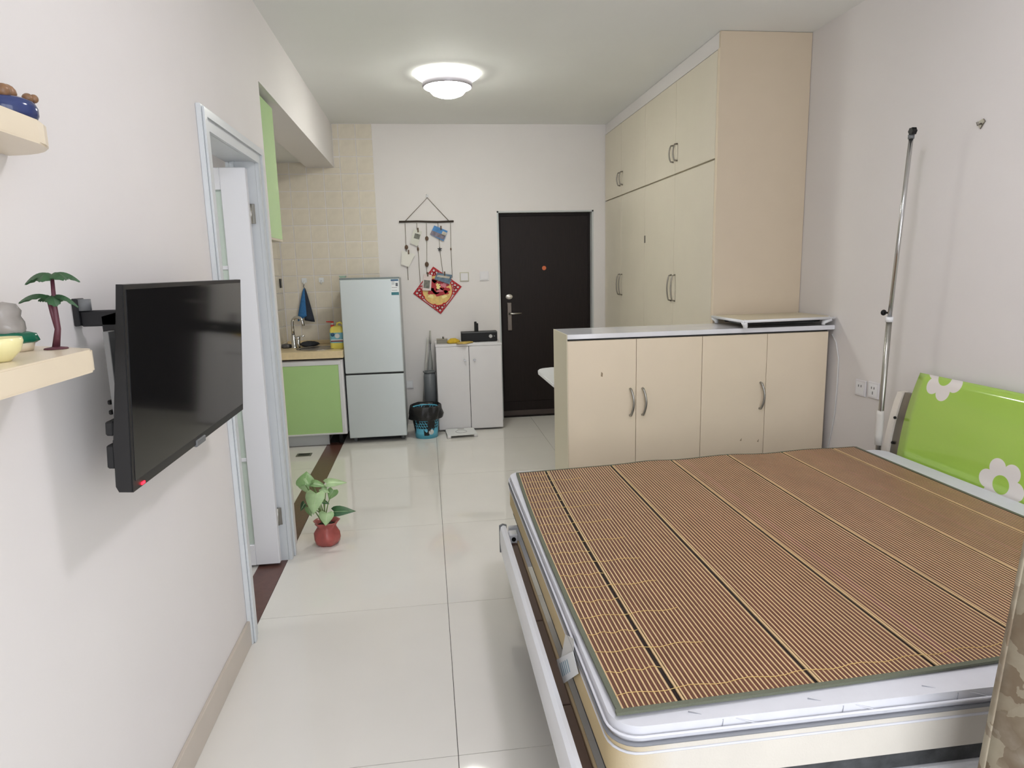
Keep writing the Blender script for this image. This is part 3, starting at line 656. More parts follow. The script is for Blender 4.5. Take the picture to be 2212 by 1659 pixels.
b = bm_(); blob(.06, .045, .03, .02, 5, YF-.009); blob(.02, -.005, .03, .014, 2.6, YF-.009); mk('pink_motif', b, mat('motif_pink', (206, 120, 130), .5), orn)
b = bm_(); blob(.01, .035, .02, .03, .9, YF-.009); blob(-.06, -.055, .025, .018, 4.2, YF-.0075); blob(.06, -.06, .025, .016, 1.2, YF-.0075); mk('cream_motif', b, mat('motif_cream', (238, 220, 150), .5), orn)

# ------------------------------------------------------------------ television and mount
tv = thing('television', (-.62, 1.84, 1.01), 'black flat screen television on a wall arm', 'television')
TX, TY0, TY1, TZ0, TZ1 = -.612, 1.413, 2.268, 1.008, 1.439
tl = math.radians(4)     # leans forward at the top
def tilt(b):
    bmesh.ops.rotate(b, verts=b.verts[:], cent=(TX, 0, (TZ0+TZ1)/2), matrix=Matrix.Rotation(tl, 3, 'Y')); return b
bez = bm_(); prism(bez, [(TX, TZ0), (TX, TZ1), (TX-.014, TZ1), (TX-.018, TZ1-.1), (TX-.034, TZ0+.1), (TX-.034, TZ0+.012), (TX-.028, TZ0)], 'y', TY0, TY1, .002)
mk('housing', tilt(bez), mat('tv_black', (24, 24, 26), .38), tv)
mk('screen', tilt(box(bm_(), TX-.001, TX+.0012, TY0+.012, TY1-.012, TZ0+.022, TZ1-.01)), mat('tv_screen', (22, 22, 23), .08, spec=.6), tv)
mk('back_cover', tilt(box(bm_(), TX-.05, TX-.02, TY0+.06, TY1-.06, TZ0+.03, TZ1-.12, .012, 2)), BLACKM, tv)
b = bm_(); box(b, TX-.05, TX-.034, TY0+.004, TY0+.06, TZ0+.05, TZ0+.10, .003); box(b, TX-.05, TX-.034, TY0+.004, TY0+.06, TZ0+.12, TZ0+.15, .003); mk('rear_foot', tilt(b), BLACKM, tv)
mk('logo_tab', tilt(box(bm_(), TX-.006, TX+.004, 1.80, 1.87, TZ0-.006, TZ0+.012, .002)), GREYP, tv)
mk('standby_light', tilt(box(bm_(), TX-.001, TX+.003, TY0+.04, TY0+.055, TZ0+.004, TZ0+.009)), mat('led_red', (255, 40, 50), .4, emit=((255, 30, 50), 4)), tv)
tm = thing('television_mount', (XL, 1.6, 1.2), 'black folding wall arm holding the television', 'wall mount')
AR = mat('mount_black', (24, 24, 27), .45)
mk('wall_plate', box(bm_(), XL, XL+.012, 1.55, 1.585, 1.35, 1.41, .002), AR, tm)
mk('arm', box(bm_(), XL+.01, TX-.058, 1.56, 1.585, 1.348, 1.383, .003), AR, tm)
mk('pivot', cyl(bm_(), (XL+.018, 1.567, 1.383), (XL+.018, 1.567, 1.408), .014, seg=16), GREYP, tm)
mk('bracket', prism(bm_(), [(TX-.062, 1.38), (TX-.062, 1.25), (TX-.085, 1.28), (TX-.1, 1.335), (TX-.1, 1.37)], 'y', 1.56, 1.60, .001), AR, tm)
mk('screw_rail', box(bm_(), TX-.074, TX-.062, 1.50, 1.53, 1.02, 1.34, .001), mat('mount_grey', (150, 150, 150), .45, .4), tm)
b = bm_()
for i in range(7): box(b, TX-.082, TX-.074, 1.498, 1.532, 1.05+i*.022, 1.06+i*.022, .002)
mk('screw', b, BLACK, tm)

# ------------------------------------------------------------------ wall shelves at the left
SHM = mat('cream_shelf', (226, 212, 188), .3, var=.02)
def shelf(z0, z1, yend, label, depth, r, slant=0):
    pts = [(XL, .62), (XL+depth, .62)] + [(XL+depth-r+r*math.cos(a), yend-r+r*math.sin(a)) for a in [PI/2*i/8 for i in range(9)]] + [(XL, yend+slant)]
    s = thing('wall_shelf', (XL, 1.0, z0), label, 'shelf', 'cream wall shelves')
    mk('board', prism(bm_(), pts, 'z', z0, z1, .003), SHM, s); return s
shelf(1.29, 1.33, 1.262, 'lower cream wall shelf with blunt end carrying toy palm', .18, .035, .10)
s1 = shelf(1.682, 1.722, 1.40, 'upper cream wall shelf with rounded end', .118, .117)
# palm ornament
PBX, PBY, PBZ = -.655, 1.258, 1.33
pm = thing('toy_palm', (PBX, PBY, PBZ), 'toy palm with two green crowns on the lower shelf', 'ornament')
TRK = mat('palm_trunk', (92, 48, 60), .5); PLG = mat("palm_green", (50, 86, 54), .55, var=.2, scale=40)
mk('base', lathe(bm_(), [(.001, 0), (.019, 0), (.018, .002), (.006, .004), (.001, .004)], (PBX, PBY, PBZ+.0005), 20), TRK, pm)
c1 = at(112, 594, 'y', PBY); c2 = at(104, 642, 'y', PBY)
mk('trunk', tube(bm_(), [(PBX, PBY, PBZ+.003), at(125, 710, 'y', PBY), at(118, 660, 'y', PBY), c1], [.0065, .005, .004, .003], 8), TRK, pm)
mk('trunk', tube(bm_(), [at(124, 710, 'y', PBY), at(113, 675, 'y', PBY), at(104, 645, 'y', PBY)], [.0045, .004, .003], 8), TRK, pm)
def frond(b, c, ang, L, droop, wid):
    n = 9; d = Vector((math.cos(ang), math.sin(ang), 0)); s = Vector((-d.y, d.x, 0)); pr = None
    for i in range(n+1):
        t = i/n; p = c + d*L*t + Vector((0, 0, L*(.55*t - droop*t*t)))
        wv = wid*math.sin(PI*min(1, t*.92+.06))**.7 * (1 if i % 2 else .78)
        row = [b.verts.new(p + s*wv - Vector((0, 0, wv*.5))), b.verts.new(p + Vector((0, 0, .0012))), b.verts.new(p - s*wv - Vector((0, 0, wv*.5)))]
        if pr:
            b.faces.new((pr[0], pr[1], row[1], row[0])); b.faces.new((pr[1], pr[2], row[2], row[1]))
        pr = row
for c, fr_ in ((c1, [(0.1, .042, .85, .009), (PI+.15, .042, .9, .011), (PI-.5, .034, .85, .010), (-.6, .036, .8, .010), (1.4, .03, .8, .009), (-1.7, .03, .9, .010)]), (c2+Vector((.004, 0, 0)), [(.05, .042, 1.0, .007), (PI+.1, .05, .72, .009), (PI-.6, .03, .8, .008), (-.9, .028, 1.1, .008), (1.6, .028, .9, .008)])):
    for a, L, dr_, wd_ in fr_:
        b = bm_(); frond(b, Vector(c), a, L, dr_, wd_*1.6); o = mk('frond', b, PLG, pm)
        md = o.modifiers.new('thick', 'SOLIDIFY'); md.thickness = .0008
# figurine and bowl
FX_, FY_ = -.716, 1.245
fg = thing('glass_figurine', (FX_, FY_, 1.33), 'grey translucent figurine with green base on the lower shelf', 'figurine')
GL = mat('milky_glass', (190, 184, 180), .2, var=.12, scale=30, trans=.3)
mk('figure', lathe(bm_(), [(.026, .026), (.031, .038), (.028, .05), (.022, .06), (.024, .07), (.018, .082), (.001, .086)], (FX_-.008, FY_, 1.33), 20, lambda a, z: 1+.08*math.sin(3*a+z*90)), GL, fg)
mk('leaf_base', lathe(bm_(), [(.034, .014), (.04, .018), (.036, .03), (.025, .034), (.001, .034)], (FX_-.004, FY_, 1.33), 24, lambda a, z: 1+.1*math.sin(6*a)), mat('emerald_glaze', (28, 108, 84), .2), fg)
mk('foot_ring', lathe(bm_(), [(.028, 0), (.03, .006), (.032, .014), (.001, .014)], (FX_, FY_, 1.3305), 20), SHM, fg)
bw = thing('yellow_bowl', (-.648, 1.085, 1.33), 'pale yellow glazed bowl at the shelf front', 'bowl')
mk('bowl_body', lathe(bm_(), [(.001, 0), (.016, 0), (.018, .003), (.03, .016), (.034, .03), (.033, .036), (.03, .036), (.028, .018), (.001, .006)], (-.648, 1.085, 1.3305), 28), mat('yellow_glaze', (232, 224, 170), .15), bw)
# ornament on the upper shelf
uo = thing('blue_ornament', (-.69, 1.275, 1.722), 'dark blue glazed ornament with brown shells on upper shelf', 'ornament')
NB = mat('navy_glaze', (46, 58, 104), .15, var=.2, scale=20)
mk('blue_base', lathe(bm_(), [(.001, 0), (.042, 0), (.045, .006), (.045, .018), (.041, .027), (.03, .032), (.001, .033)], (-.688, 1.275, 1.7225), 28), NB, uo)
SHE = mat('brown_shell', (140, 104, 74), .4, var=.35, scale=45)
for dx, dy, dz, r, sx in ((-.012, -.018, .05, .016, 1), (.0, .004, .049, .014, 1.2), (.024, .022, .045, .008, 1.1), (.03, .03, .046, .007, 1), (-.025, .0, .052, .012, 1), (.012, -.025, .046, .011, 1)):
    mk('shell', ball(bm_(), (-.688+dx, 1.275+dy, 1.7145+dz), r, sx, 1, 1.05, 12, 8), SHE, uo)
mk('shell', ball(bm_(), (-.70, 1.255, 1.775), .009, 1, 1, 1.1, 12, 8), mat('olive_shell', (150, 146, 92), .4, var=.3, scale=50), uo)

# ------------------------------------------------------------------ potted plant
pp_ = thing('potted_plant', (-.594, 3.5, 0), 'small arrowhead plant in red pot by the doorway', 'potted plant')
PC = (-.594, 3.505)
POT = mat('red_clay_pot', (172, 88, 82), .3, var=.2, scale=18, bump=.6, bscale=20)
pf = lambda a, z: 1 + (.07*math.sin(5*a) + .05*math.sin(8*a+1) if z > .1 else .05*math.sin(5*a+.6+z*30) + .03*math.sin(9*a-z*50))
mk('pot', lathe(bm_(), [(.001, 0), (.05, 0), (.062, .012), (.07, .04), (.066, .07), (.05, .095), (.047, .104), (.06, .122), (.068, .132), (.062, .132), (.045, .106), (.04, .08), (.001, .08)], (*PC, 0), 40, pf), POT, pp_)
mk('soil', lathe(bm_(), [(.046, .11), (.02, .116), (.001, .116)], (*PC, 0), 20), mat('dark_soil', (48, 38, 32), .95, bump=1), pp_)
LFM = [mat('leaf_light', (176, 206, 152), .4, var=.12, scale=30), mat('leaf_mid', (134, 172, 112), .4, var=.14, scale=30), mat('leaf_dark', (58, 100, 62), .4, var=.16, scale=30)]
STM = mat('plant_stem', (120, 150, 88), .5); VEIN = mat('leaf_vein', (196, 214, 176), .5)
def leaf(bp, tp, wpx, dy, up, mi, vein=True):
    """base and tip pixels of a leaf near the plant's own depth"""
    B = at(*bp, 'y', PC[1]+dy[0]); T = at(*tp, 'y', PC[1]+dy[1]); ax_ = T-B; L = ax_.length; ax_.normalize()
    n = Vector(up).normalized(); s = ax_.cross(n).normalized(); n = s.cross(ax_).normalized(); W = wpx/F_PX*3.55
    b = bm_()
    prof = [(-.16, .30, .62), (-.05, .12, .92), (.08, 0, 1.0), (.25, 0, .98), (.45, 0, .8), (.65, 0, .54), (.83, 0, .26), (1, 0, .0)]
    rowsL, rowsR, mid = [], [], []
    for i, (t, inn, wv) in enumerate(prof):
        drop = -.10*L*max(0, t)**2
        c = B + ax_*L*t + n*drop
        mid.append(b.verts.new(B + ax_*L*max(t, 0.0 if i else 0.0) + n*drop))
        rowsL.append(b.verts.new(c + s*W/2*wv + n*W*.10*wv)); rowsR.append(b.verts.new(c - s*W/2*wv + n*W*.10*wv))
    for i in range(1, len(prof)-1):
        for R in (rowsL, rowsR):
            try: b.faces.new((mid[i], mid[i+1], R[i+1], R[i]))
            except ValueError: pass
    for R in (rowsL, rowsR): b.faces.new((mid[1], R[1], R[0]))
    bmesh.ops.remove_doubles(b, verts=b.verts[:], dist=.0003)
    o = mk('leaf', b, LFM[mi], pp_)
    for p in o.data.polygons: p.use_smooth = True
    md = o.modifiers.new('thick', 'SOLIDIFY'); md.thickness = .0012
    if vein: mk('midrib', tube(bm_(), [B + n*.001, B + ax_*L*.5 - n*(.024*L) + n*.001, B + ax_*L*.92 - n*(.083*L)+n*.001], [.0016, .0012, .0005], 5), VEIN, o)
    st_ = Vector((PC[0] + random.uniform(-.015, .015), PC[1] + random.uniform(-.015, .015), .112))
    mk('stem', tube(bm_(), [st_, lerp(st_, B, .5) + Vector((0, 0, .025)), B], [.0035, .003, .0022], 6), STM, pp_)
FRONT = (0, -.75, .66)
leaf((660, 1048), (662, 1017), 40, (.0, .05), (.1, -.55, .8), 1)
leaf((653, 1040), (668, 1068), 26, (.02, .0), (-.5, -.7, .5), 0)
leaf((676, 1045), (706, 1050), 22, (-.02, -.02), (0, -.4, .9), 1)
leaf((706, 1045), (750, 1040), 26, (.0, .03), (0, -.5, .86), 0)
leaf((720, 1058), (711, 1080), 24, (.04, .02), (.4, -.8, .4), 1)
leaf((683, 1066), (675, 1112), 42, (-.05, -.10), (-.15, -.8, .6), 0)
leaf((694, 1056), (712, 1064), 16, (-.02, -.03), (0, -.6, .8), 0)
leaf((692, 1082), (712, 1088), 15, (.0, .0), (0, -.4, .9), 2)
leaf((722, 1106), (768, 1102), 27, (-.02, -.03), (0, -.6, .8), 2)
leaf((706, 1108), (703, 1136), 32, (-.06, -.09), (0, -.85, .5), 0)
leaf((666, 1095), (672, 1116), 18, (.01, -.02), (-.5, -.7, .4), 1)
leaf((668, 1040), (690, 1048), 20, (.03, .03), (.2, -.4, .9), 2)
leaf((658, 1088), (648, 1104), 18, (.05, .05), (-.4, -.6, .7), 2)

# ------------------------------------------------------------------ bed
bed = thing('bed_frame', (1.3, 1.95, 0), 'white bed frame with green curved headboard printed with flowers', 'bed')
RLW = mat('bed_white', (226, 228, 234), .25)
def srail(y0, y1):
    prof = [(.262, .285), (.258, .33), (.258, .375), (.262, .396), (.272, .404), (.284, .40), (.286, .38), (.284, .285)]
    return prism(bm_(), [(p[0], p[1]) for p in prof], 'y', y0, y1, .0015)
b = srail(1.0, 2.585)
mk('foot_rail', b, RLW, bed, smooth=.6)
mk('rail_cap', prism(bm_(), [(.257, .283), (.257, .40), (.272, .407), (.288, .402), (.288, .283)], 'y', 2.585, 2.60, .003), GREYP, bed)
bx('bracket', RLW, bed, .288, .325, 2.50, 2.55, .30, .395, .004); mk('bolt', cyl(bm_(), (.306, 2.497, .375), (.306, 2.5, .375), .009, seg=12), BLACK, bed)
WSL = mat('bed_slat_wood', (104, 80, 68), .6, var=.2, scale=12, stretch=(1, .1, 1))
for y0, y1 in ((1.08, 1.48), (1.485, 1.89), (1.895, 2.5)): bx('inner_ledge', WSL, bed, .289, .318, y0, y1, .34, .36, .002)
bx('ledge_lip', mat('tan_edge', (188, 166, 132), .6), bed, .3185, .326, 1.06, 2.5, .345, .368, .001)
bx('side_rail', RLW, bed, .30, 2.2, 1.125, 1.15, .19, .378, .006, 2); bx('side_rail', RLW, bed, .30, 2.2, 2.62, 2.645, .19, .378, .006, 2)
for i in range(9):
    x = .40+i*.21; bx('slat', WSL, bed, x, x+.09, 1.151, 2.619, .36, .379, .002)
for x, y in ((.55, 1.2), (.55, 2.56), (2.12, 1.2), (2.12, 2.56), (1.2, 1.9)): mk('leg', cyl(bm_(), (x, y, 0), (x, y, .36), .022, seg=14), STEEL, bed)
# headboard: curved sheet with printed flowers
HY0, HY1 = 1.12, 2.748
def hx(t): return 2.163 + .012*t + .066*t**2.6
b = bm_(); nz, ny = 14, 24; Z0, Z1 = .42, .935
def hz(y, t):   # the top edge sinks slightly toward the ends
    return Z0 + (Z1-.0*(y))*0 + (Z1-Z0)*t
g1 = [[b.verts.new((hx(j/nz), HY0+(HY1-HY0)*i/ny + (-.02*(j/nz) if i == ny else 0), hz(0, j/nz))) for j in range(nz+1)] for i in range(ny+1)]
for i in range(ny):
    for j in range(nz): b.faces.new((g1[i][j], g1[i][j+1], g1[i+1][j+1], g1[i+1][j])).smooth = True
# green lacquer with flat printed white flowers
GM = bpy.data.materials.new('green_headboard_print'); GM.use_nodes = True; nt = GM.node_tree; pb = nt.nodes['Principled BSDF']
pb.inputs['Roughness'].default_value = .12; pb.inputs['Coat Weight'].default_value = .5; pb.inputs['Coat Roughness'].default_value = .03
geo = nt.nodes.new('ShaderNodeTexCoord'); sep = nt.nodes.new('ShaderNodeSeparateXYZ'); nt.links.new(geo.outputs['Object'], sep.inputs[0])
comb = nt.nodes.new('ShaderNodeCombineXYZ'); nt.links.new(sep.outputs['Y'], comb.inputs['X']); nt.links.new(sep.outputs['Z'], comb.inputs['Y'])
def mnode(op, a, b_=None):
    m = nt.nodes.new('ShaderNodeMath'); m.operation = op
    for i, q in enumerate((a, b_)):
        if q is None: continue
        if isinstance(q, (int, float)): m.inputs[i].default_value = q
        else: nt.links.new(q, m.inputs[i])
    return m.outputs[0]
def dist(cx_, cy_):
    v = nt.nodes.new('ShaderNodeVectorMath'); v.operation = 'DISTANCE'; nt.links.new(comb.outputs[0], v.inputs[0]); v.inputs[1].default_value = (cx_, cy_, 0); return v.outputs['Value']
OB = ORG['bed_frame']
mask = None
for fy, fz, ph in ((2.578, .94, .30), (2.178, .586, .1), (1.80, .93, .2), (1.45, .60, .5)):
    cy_, cz_ = fy-OB.y, fz-OB.z; u = None
    for k in range(6):
        a = ph + 2*PI*k/6
        dd = mnode('LESS_THAN', dist(cy_+.066*math.cos(a), cz_+.066*math.sin(a)), .037)
        u = dd if u is None else mnode('MAXIMUM', u, dd)
    body_ = mnode('LESS_THAN', dist(cy_, cz_), .062); u = mnode('MAXIMUM', u, body_)
    hole = mnode('LESS_THAN', dist(cy_, cz_), .037); u = mnode('SUBTRACT', u, hole)
    u = mnode('MAXIMUM', u, 0.0)
    mask = u if mask is None else mnode('MAXIMUM', mask, u)
mx = nt.nodes.new('ShaderNodeMix'); mx.data_type = 'RGBA'; nt.links.new(mask, mx.inputs[0]); mx.inputs[6].default_value = lin((166, 203, 88)); mx.inputs[7].default_value = lin((232, 226, 222)); nt.links.new(mx.outputs[2], pb.inputs['Base Color'])
o = mk('headboard_panel', b, GM, bed); md = o.modifiers.new('thick', 'SOLIDIFY'); md.thickness = .016; md.offset = 0
for sy, hh in ((2.80, .83), (1.09, .83)):
    b = bm_(); n = 10; L_, R_ = [], []
    for i in range(n+1):
        t = i/n; zz = .3+(hh-.3)*t; x = 2.165 + .012*t + .055*t**2.6
        L_.append((x-.012, zz)); R_.append((x+.045*(1-.35*t), zz))
    prism(b, L_ + list(reversed(R_)), 'y', sy+.012, sy+.05, .003); mk('headboard_post', b, mat('post_white', (228, 222, 212), .35), bed)
    b = bm_(); L2 = [(x+.010, z) for x, z in L_ if z > .42]; R2 = [(x+.03, z) for x, z in L_ if z > .42]
    prism(b, L2 + list(reversed(R2)), 'y', sy-.05, sy+.012, .001); o = mk('headboard_bracket', b, DSTEEL, bed)
    for t in (.55, .78): mk('bolt', cyl(bm_(), (2.165+.012*t, sy-.003, .3+(hh-.3)*t), (2.172+.012*t, sy-.003, .3+(hh-.3)*t), .007, seg=8), BLACK, o)

# mattress
mt = thing('mattress', (1.25, 1.98, .38), 'white spring mattress with yellowed sides on the bed', 'mattress')
MX0, MX1, MY0, MY1 = .326, 2.15, 1.125, 2.83
TICK = mat('white_ticking', (212, 213, 220), .6, var=.03, scale=20)
# side fabric: yellowed toward the foot end (a stain of the cloth itself)
SM = mat('mattress_border', (208, 203, 194), .8, var=.05, scale=6, bump=.2, bscale=200)
nt = SM.node_tree; pb = nt.nodes['Principled BSDF']; ramp = [n for n in nt.nodes if n.type == 'VALTORGB'][0]
tcn = [n for n in nt.nodes if n.type == 'TEX_COORD'][0]; sp2 = nt.nodes.new('ShaderNodeSeparateXYZ'); nt.links.new(tcn.outputs['Object'], sp2.inputs[0])
mr = nt.nodes.new('ShaderNodeMapRange'); nt.links.new(sp2.outputs['X'], mr.inputs['Value']); mr.inputs['From Min'].default_value = -.93; mr.inputs['From Max'].default_value = -.80; mr.inputs['To Min'].default_value = 1; mr.inputs['To Max'].default_value = .0
mx2 = nt.nodes.new('ShaderNodeMix'); mx2.data_type = 'RGBA'; nt.links.new(mr.outputs[0], mx2.inputs[0]); nt.links.new(ramp.outputs[0], mx2.inputs[6]); mx2.inputs[7].default_value = lin((190, 170, 128)); nt.links.new(mx2.outputs[2], pb.inputs['Base Color'])
def slab(z0, z1, inset, r, m, name, bev, x0=MX0):
    return mk(name, prism(bm_(), rrect(x0+inset, MX1-inset, MY0+inset, MY1-inset, r, 12), 'z', z0, z1, bev, 4), m, mt, smooth=.9)
slab(.380, .445, .012, .06, mat('grey_underlay', (70, 72, 74), .95, var=.35, scale=30, bump=.6, bscale=60), 'base_fabric', .002)
slab(.425, .517, .0, .065, SM, 'border', .008)
slab(.517, .553, .004, .06, TICK, 'pillow_top', .014)
PIPE = mat('grey_piping', (128, 130, 136), .7)
def piping(z, inset, r, m, nm):
    pts = [(x, y, z) for x, y in rrect(MX0+inset, MX1-inset, MY0+inset, MY1-inset, .06, 6)]
    mk(nm, tube(bm_(), pts, r, 6, closed=True), m, mt)
piping(.517, -.001, .0045, PIPE, 'piping'); piping(.534, -.002, .003, TICK, 'piping'); piping(.497, -.0005, .003, TICK, 'piping')
# quilting seams and creases along the near side, their shade coloured in grey
for i in range(7):
    x = .55 + i*.26
    mk('quilt_seam', tube(bm_(), [(x, MY0+.001, .528), (x+.004, MY0+.004, .548), (x-.06, MY0+.03, .5545)], .0012, 5), mat('ticking_shade', (168, 170, 180), .7), mt)
    mk('quilt_seam', tube(bm_(), [(x+.03, MY0+.005, .548), (x+.07, MY0+.0015, .535), (x+.10, MY0+.0005, .528)], .0016, 5), TICK, mt)
# care label on the foot side
LB = [at(u, v, 'x', MX0-.008) for u, v in ((1203, 1425), (1238, 1407), (1250, 1455), (1216, 1478))]
b = bm_(); vs = [b.verts.new(p) for p in LB]; b.faces.new(vs); r = bmesh.ops.extrude_face_region(b, geom=b.faces[:]); bmesh.ops.translate(b, verts=[v for v in r['geom'] if isinstance(v, bmesh.types.BMVert)], vec=(-.0015, 0, 0))
cl = tag(mk('care_label', b, MATS['label_white'], mt), 'white printed care label')
for i in range(5):
    t0, t1 = .15+i*.11, .19+i*.11
    P4 = [lerp(lerp(LB[0], LB[1], t), lerp(LB[3], LB[2], t), s) for t, s in ((t0, .2), (t1, .2), (t1, .75), (t0, .75))]
    b = bm_(); vs = [b.verts.new(p + Vector((-.0018, 0, 0))) for p in P4]; b.faces.new(vs); r = bmesh.ops.extrude_face_region(b, geom=b.faces[:]); bmesh.ops.translate(b, verts=[v for v in r['geom'] if isinstance(v, bmesh.types.BMVert)], vec=(-.0004, 0, 0)); mk('print_bar', b, mat('label_print_blue', (130, 160, 176), .6), cl)
LB2 = [at(u, v, 'x', MX0-.004) for u, v in ((1222, 1370), (1240, 1380), (1240, 1412), (1212, 1424))]
b = bm_(); vs = [b.verts.new(p) for p in LB2]; b.faces.new(vs); r = bmesh.ops.extrude_face_region(b, geom=b.faces[:]); bmesh.ops.translate(b, verts=[v for v in r['geom'] if isinstance(v, bmesh.types.BMVert)], vec=(-.001, 0, 0)); mk('care_label', b, mat('label_cloth', (206, 206, 204), .7), mt)

# bamboo mat: every slat is a piece
mtm = thing('bamboo_mat', (1.2, 2.0, .556), 'striped brown bamboo sleeping mat with green binding on the mattress', 'mat')
SB = mat('bamboo_brown', (100, 58, 44), .42, var=.16, scale=9, stretch=(4, .6, 1)); STN = mat('bamboo_tan', (212, 182, 138), .45, var=.08, scale=9)
PLM = mat('bamboo_plum', (112, 64, 62), .45, var=.1, scale=9)
def y_near(x): return 1.163 + .045*(x-.335)
def y_far(x): return 2.787 + .042*(x-.365)
def mz(x, t):
    bump_ = .012*math.exp(-((x-1.35)/.16)**2)*max(0, t-.55)*2 + .008*math.exp(-((x-.98)/.1)**2)*max(0, t-.6)*2 + .010*math.exp(-((x-1.75)/.15)**2)*max(0, t-.5)*1.6
    return .5605 + .0022*math.sin(5*x+3*t) + bump_ + .002*math.sin(PI*t)*math.sin(9*x)
seams = [.474, .781, 1.073, 1.345, 1.62, 1.895]
pitch = .0115; x = .356; XM1 = 2.02; ns = 12
def xo(t, x=.34):
    e = -.056*t*(1-t) + .015*t
    return e*max(0, 1-(x-.34)/.4)
def slat_mesh(x, w, tan, mats):
    b = bm_(); prev = None
    for i in range(ns+1):
        t = i/ns; xx = x + xo(t, x); y = lerp(y_near(x)+.004, y_far(x)-.004, t); z = mz(xx, t)
        ring = [b.verts.new(p) for p in ((xx, y, z-.0005), (xx+.0006, y, z+.0022), (xx+tan, y, z+.0026), (xx+tan+.0004, y, z+.0034), (xx+w-.0008, y, z+.0034), (xx+w, y, z+.001))]
        if prev:
            for k_ in range(6):
                f = b.faces.new((prev[k_], ring[k_], ring[(k_+1) % 6], prev[(k_+1) % 6])); f.material_index = 1 if k_ in (0, 1) else 0
        else: b.faces.new(ring)
        prev = ring
    b.faces.new(list(reversed(prev))); return mk('slat', b, mats, mtm)
cnt = 0
while x < XM1:
    near_seam = [s for s in seams if abs(x - s) < pitch*.55]
    if near_seam:
        # fold: a wide tan slat, a dark gap, a wide tan slat
        slat_mesh(x, pitch*.5, pitch*.45, [SB, STN]); x += pitch*.5
        x += .0105
        slat_mesh(x, pitch*.5, pitch*.45, [SB, STN]); x += pitch*.66; cnt += 2; continue
    m0 = PLM if cnt in (67, 68, 121) else SB
    slat_mesh(x, pitch*.93, pitch*.34, [m0, STN]); x += pitch; cnt += 1
# dark backing below the slats
b = bm_(); gx = [.35 + (XM1-.35)*i/40 for i in range(41)]
rows_ = [[b.verts.new((gx[i]+xo(j/10, gx[i]), lerp(y_near(gx[i]), y_far(gx[i]), j/10), mz(gx[i]+xo(j/10, gx[i]), j/10)-.002)) for j in range(11)] for i in range(41)]
for i in range(40):
    for j in range(10): b.faces.new((rows_[i][j], rows_[i+1][j], rows_[i+1][j+1], rows_[i][j+1])).smooth = True
o = mk('backing', b, mat('mat_backing', (34, 22, 18), .9), mtm); md = o.modifiers.new('thick', 'SOLIDIFY'); md.thickness = .002; md.offset = -1
BIND = mat('green_binding', (98, 102, 86), .8, bump=.3, bscale=300)
def strip(fn_, n, nm, half=.008):
    b = bm_(); prev = None
    for i in range(n+1):
        p, s = fn_(i/n); s = Vector(s)
        ring = [b.verts.new(q) for q in (p - s*half + Vector((0,0,-.003)), p - s*half + Vector((0,0,.0032)), p + s*half + Vector((0,0,.0042)), p + s*half + Vector((0,0,-.003)))]
        if prev:
            for k_ in range(4): b.faces.new((prev[k_], ring[k_], ring[(k_+1) % 4], prev[(k_+1) % 4]))
        else: b.faces.new(ring)
        prev = ring
    b.faces.new(list(reversed(prev))); mk(nm, b, BIND, mtm)
strip(lambda t: (Vector((.350+xo(t), lerp(y_near(.350), y_far(.350), t), mz(.350+xo(t), t))), (1, 0, 0)), 20, 'binding', .0055)
strip(lambda t: (Vector((XM1+.004, lerp(y_near(XM1), y_far(XM1), t), mz(XM1, t))), (-1, 0, 0)), 20, 'binding', .007)
strip(lambda t: (Vector((lerp(.341, XM1, t), y_near(lerp(.341, XM1, t)), mz(lerp(.341, XM1, t), 0))), (0, 1, 0)), 40, 'binding', .0055)
strip(lambda t: (Vector((lerp(.36, XM1, t), y_far(lerp(.36, XM1, t)), mz(lerp(.36, XM1, t), 1))), (0, -1, 0)), 60, 'binding', .005)
TH = mat('mat_thread', (222, 190, 120), .7)
for k_ in range(20):
    t = .03 + .93*(k_/19)**1.0
    xe_ = 2.0 if k_ in (0,) else (.485 if k_ % 2 else .62)
    b = bm_(); n = 60 if k_ == 0 else 12
    tube(b, [(lerp(.357, xe_, i/n)+xo(t, lerp(.357, xe_, i/n)), lerp(y_near(lerp(.35, xe_, i/n)), y_far(lerp(.35, xe_, i/n)), t+.003*math.sin(i*1.3+k_)), mz(lerp(.35, xe_, i/n)+xo(t), t)+.0036) for i in range(n+1)], .00075, 4); mk('thread', b, TH, mtm)

# ------------------------------------------------------------------ pole, sockets, hook, cord on the right wall
po_ = thing('telescopic_pole', (2.14, 2.85, 0), 'chrome telescopic pole standing at the head of the bed', 'pole')
p_top, p_mid, p_low = at(1968, 300, 'x', 2.14), at(1921, 690, 'x', 2.14), at(1905, 870, 'x', 2.14)
mk('upper_tube', tube(bm_(), [p_mid, p_top], .0095, 14), CHROME, po_)
pf0 = Vector((2.14, p_low.y+.004, 0.004))
mk('lower_tube', tube(bm_(), [pf0, p_low, p_mid], .0125, 14), STEEL, po_)
mk('collar', cyl(bm_(), p_mid-Vector((0, 0, .012)), p_mid+Vector((0, 0, .012)), .0165, seg=16), WHITEP, po_)
q = p_mid+Vector((0, 0, .03)); b = bm_(); cyl(b, q, q+Vector((-.005, .03, 0)), .005, seg=8); ball(b, q+Vector((-.006, .034, 0)), .014, 1, .7, 1, 10, 8); mk('clamp_knob', b, BLACK, po_)
b = bm_(); cyl(b, p_top, p_top+Vector((0, 0, .018)), .013, seg=12); mk('top_cap', b, GREYP, po_)
b = bm_(); c = p_top+Vector((-.004, -.012, .03))
prism(b, [((.012 if i % 2 else .017)*math.cos(PI*i/6)+c.y, (.012 if i % 2 else .017)*math.sin(PI*i/6)+c.z) for i in range(12)], 'x', c.x-.011, c.x+.011, .001); mk('star_knob', b, BLACK, po_)
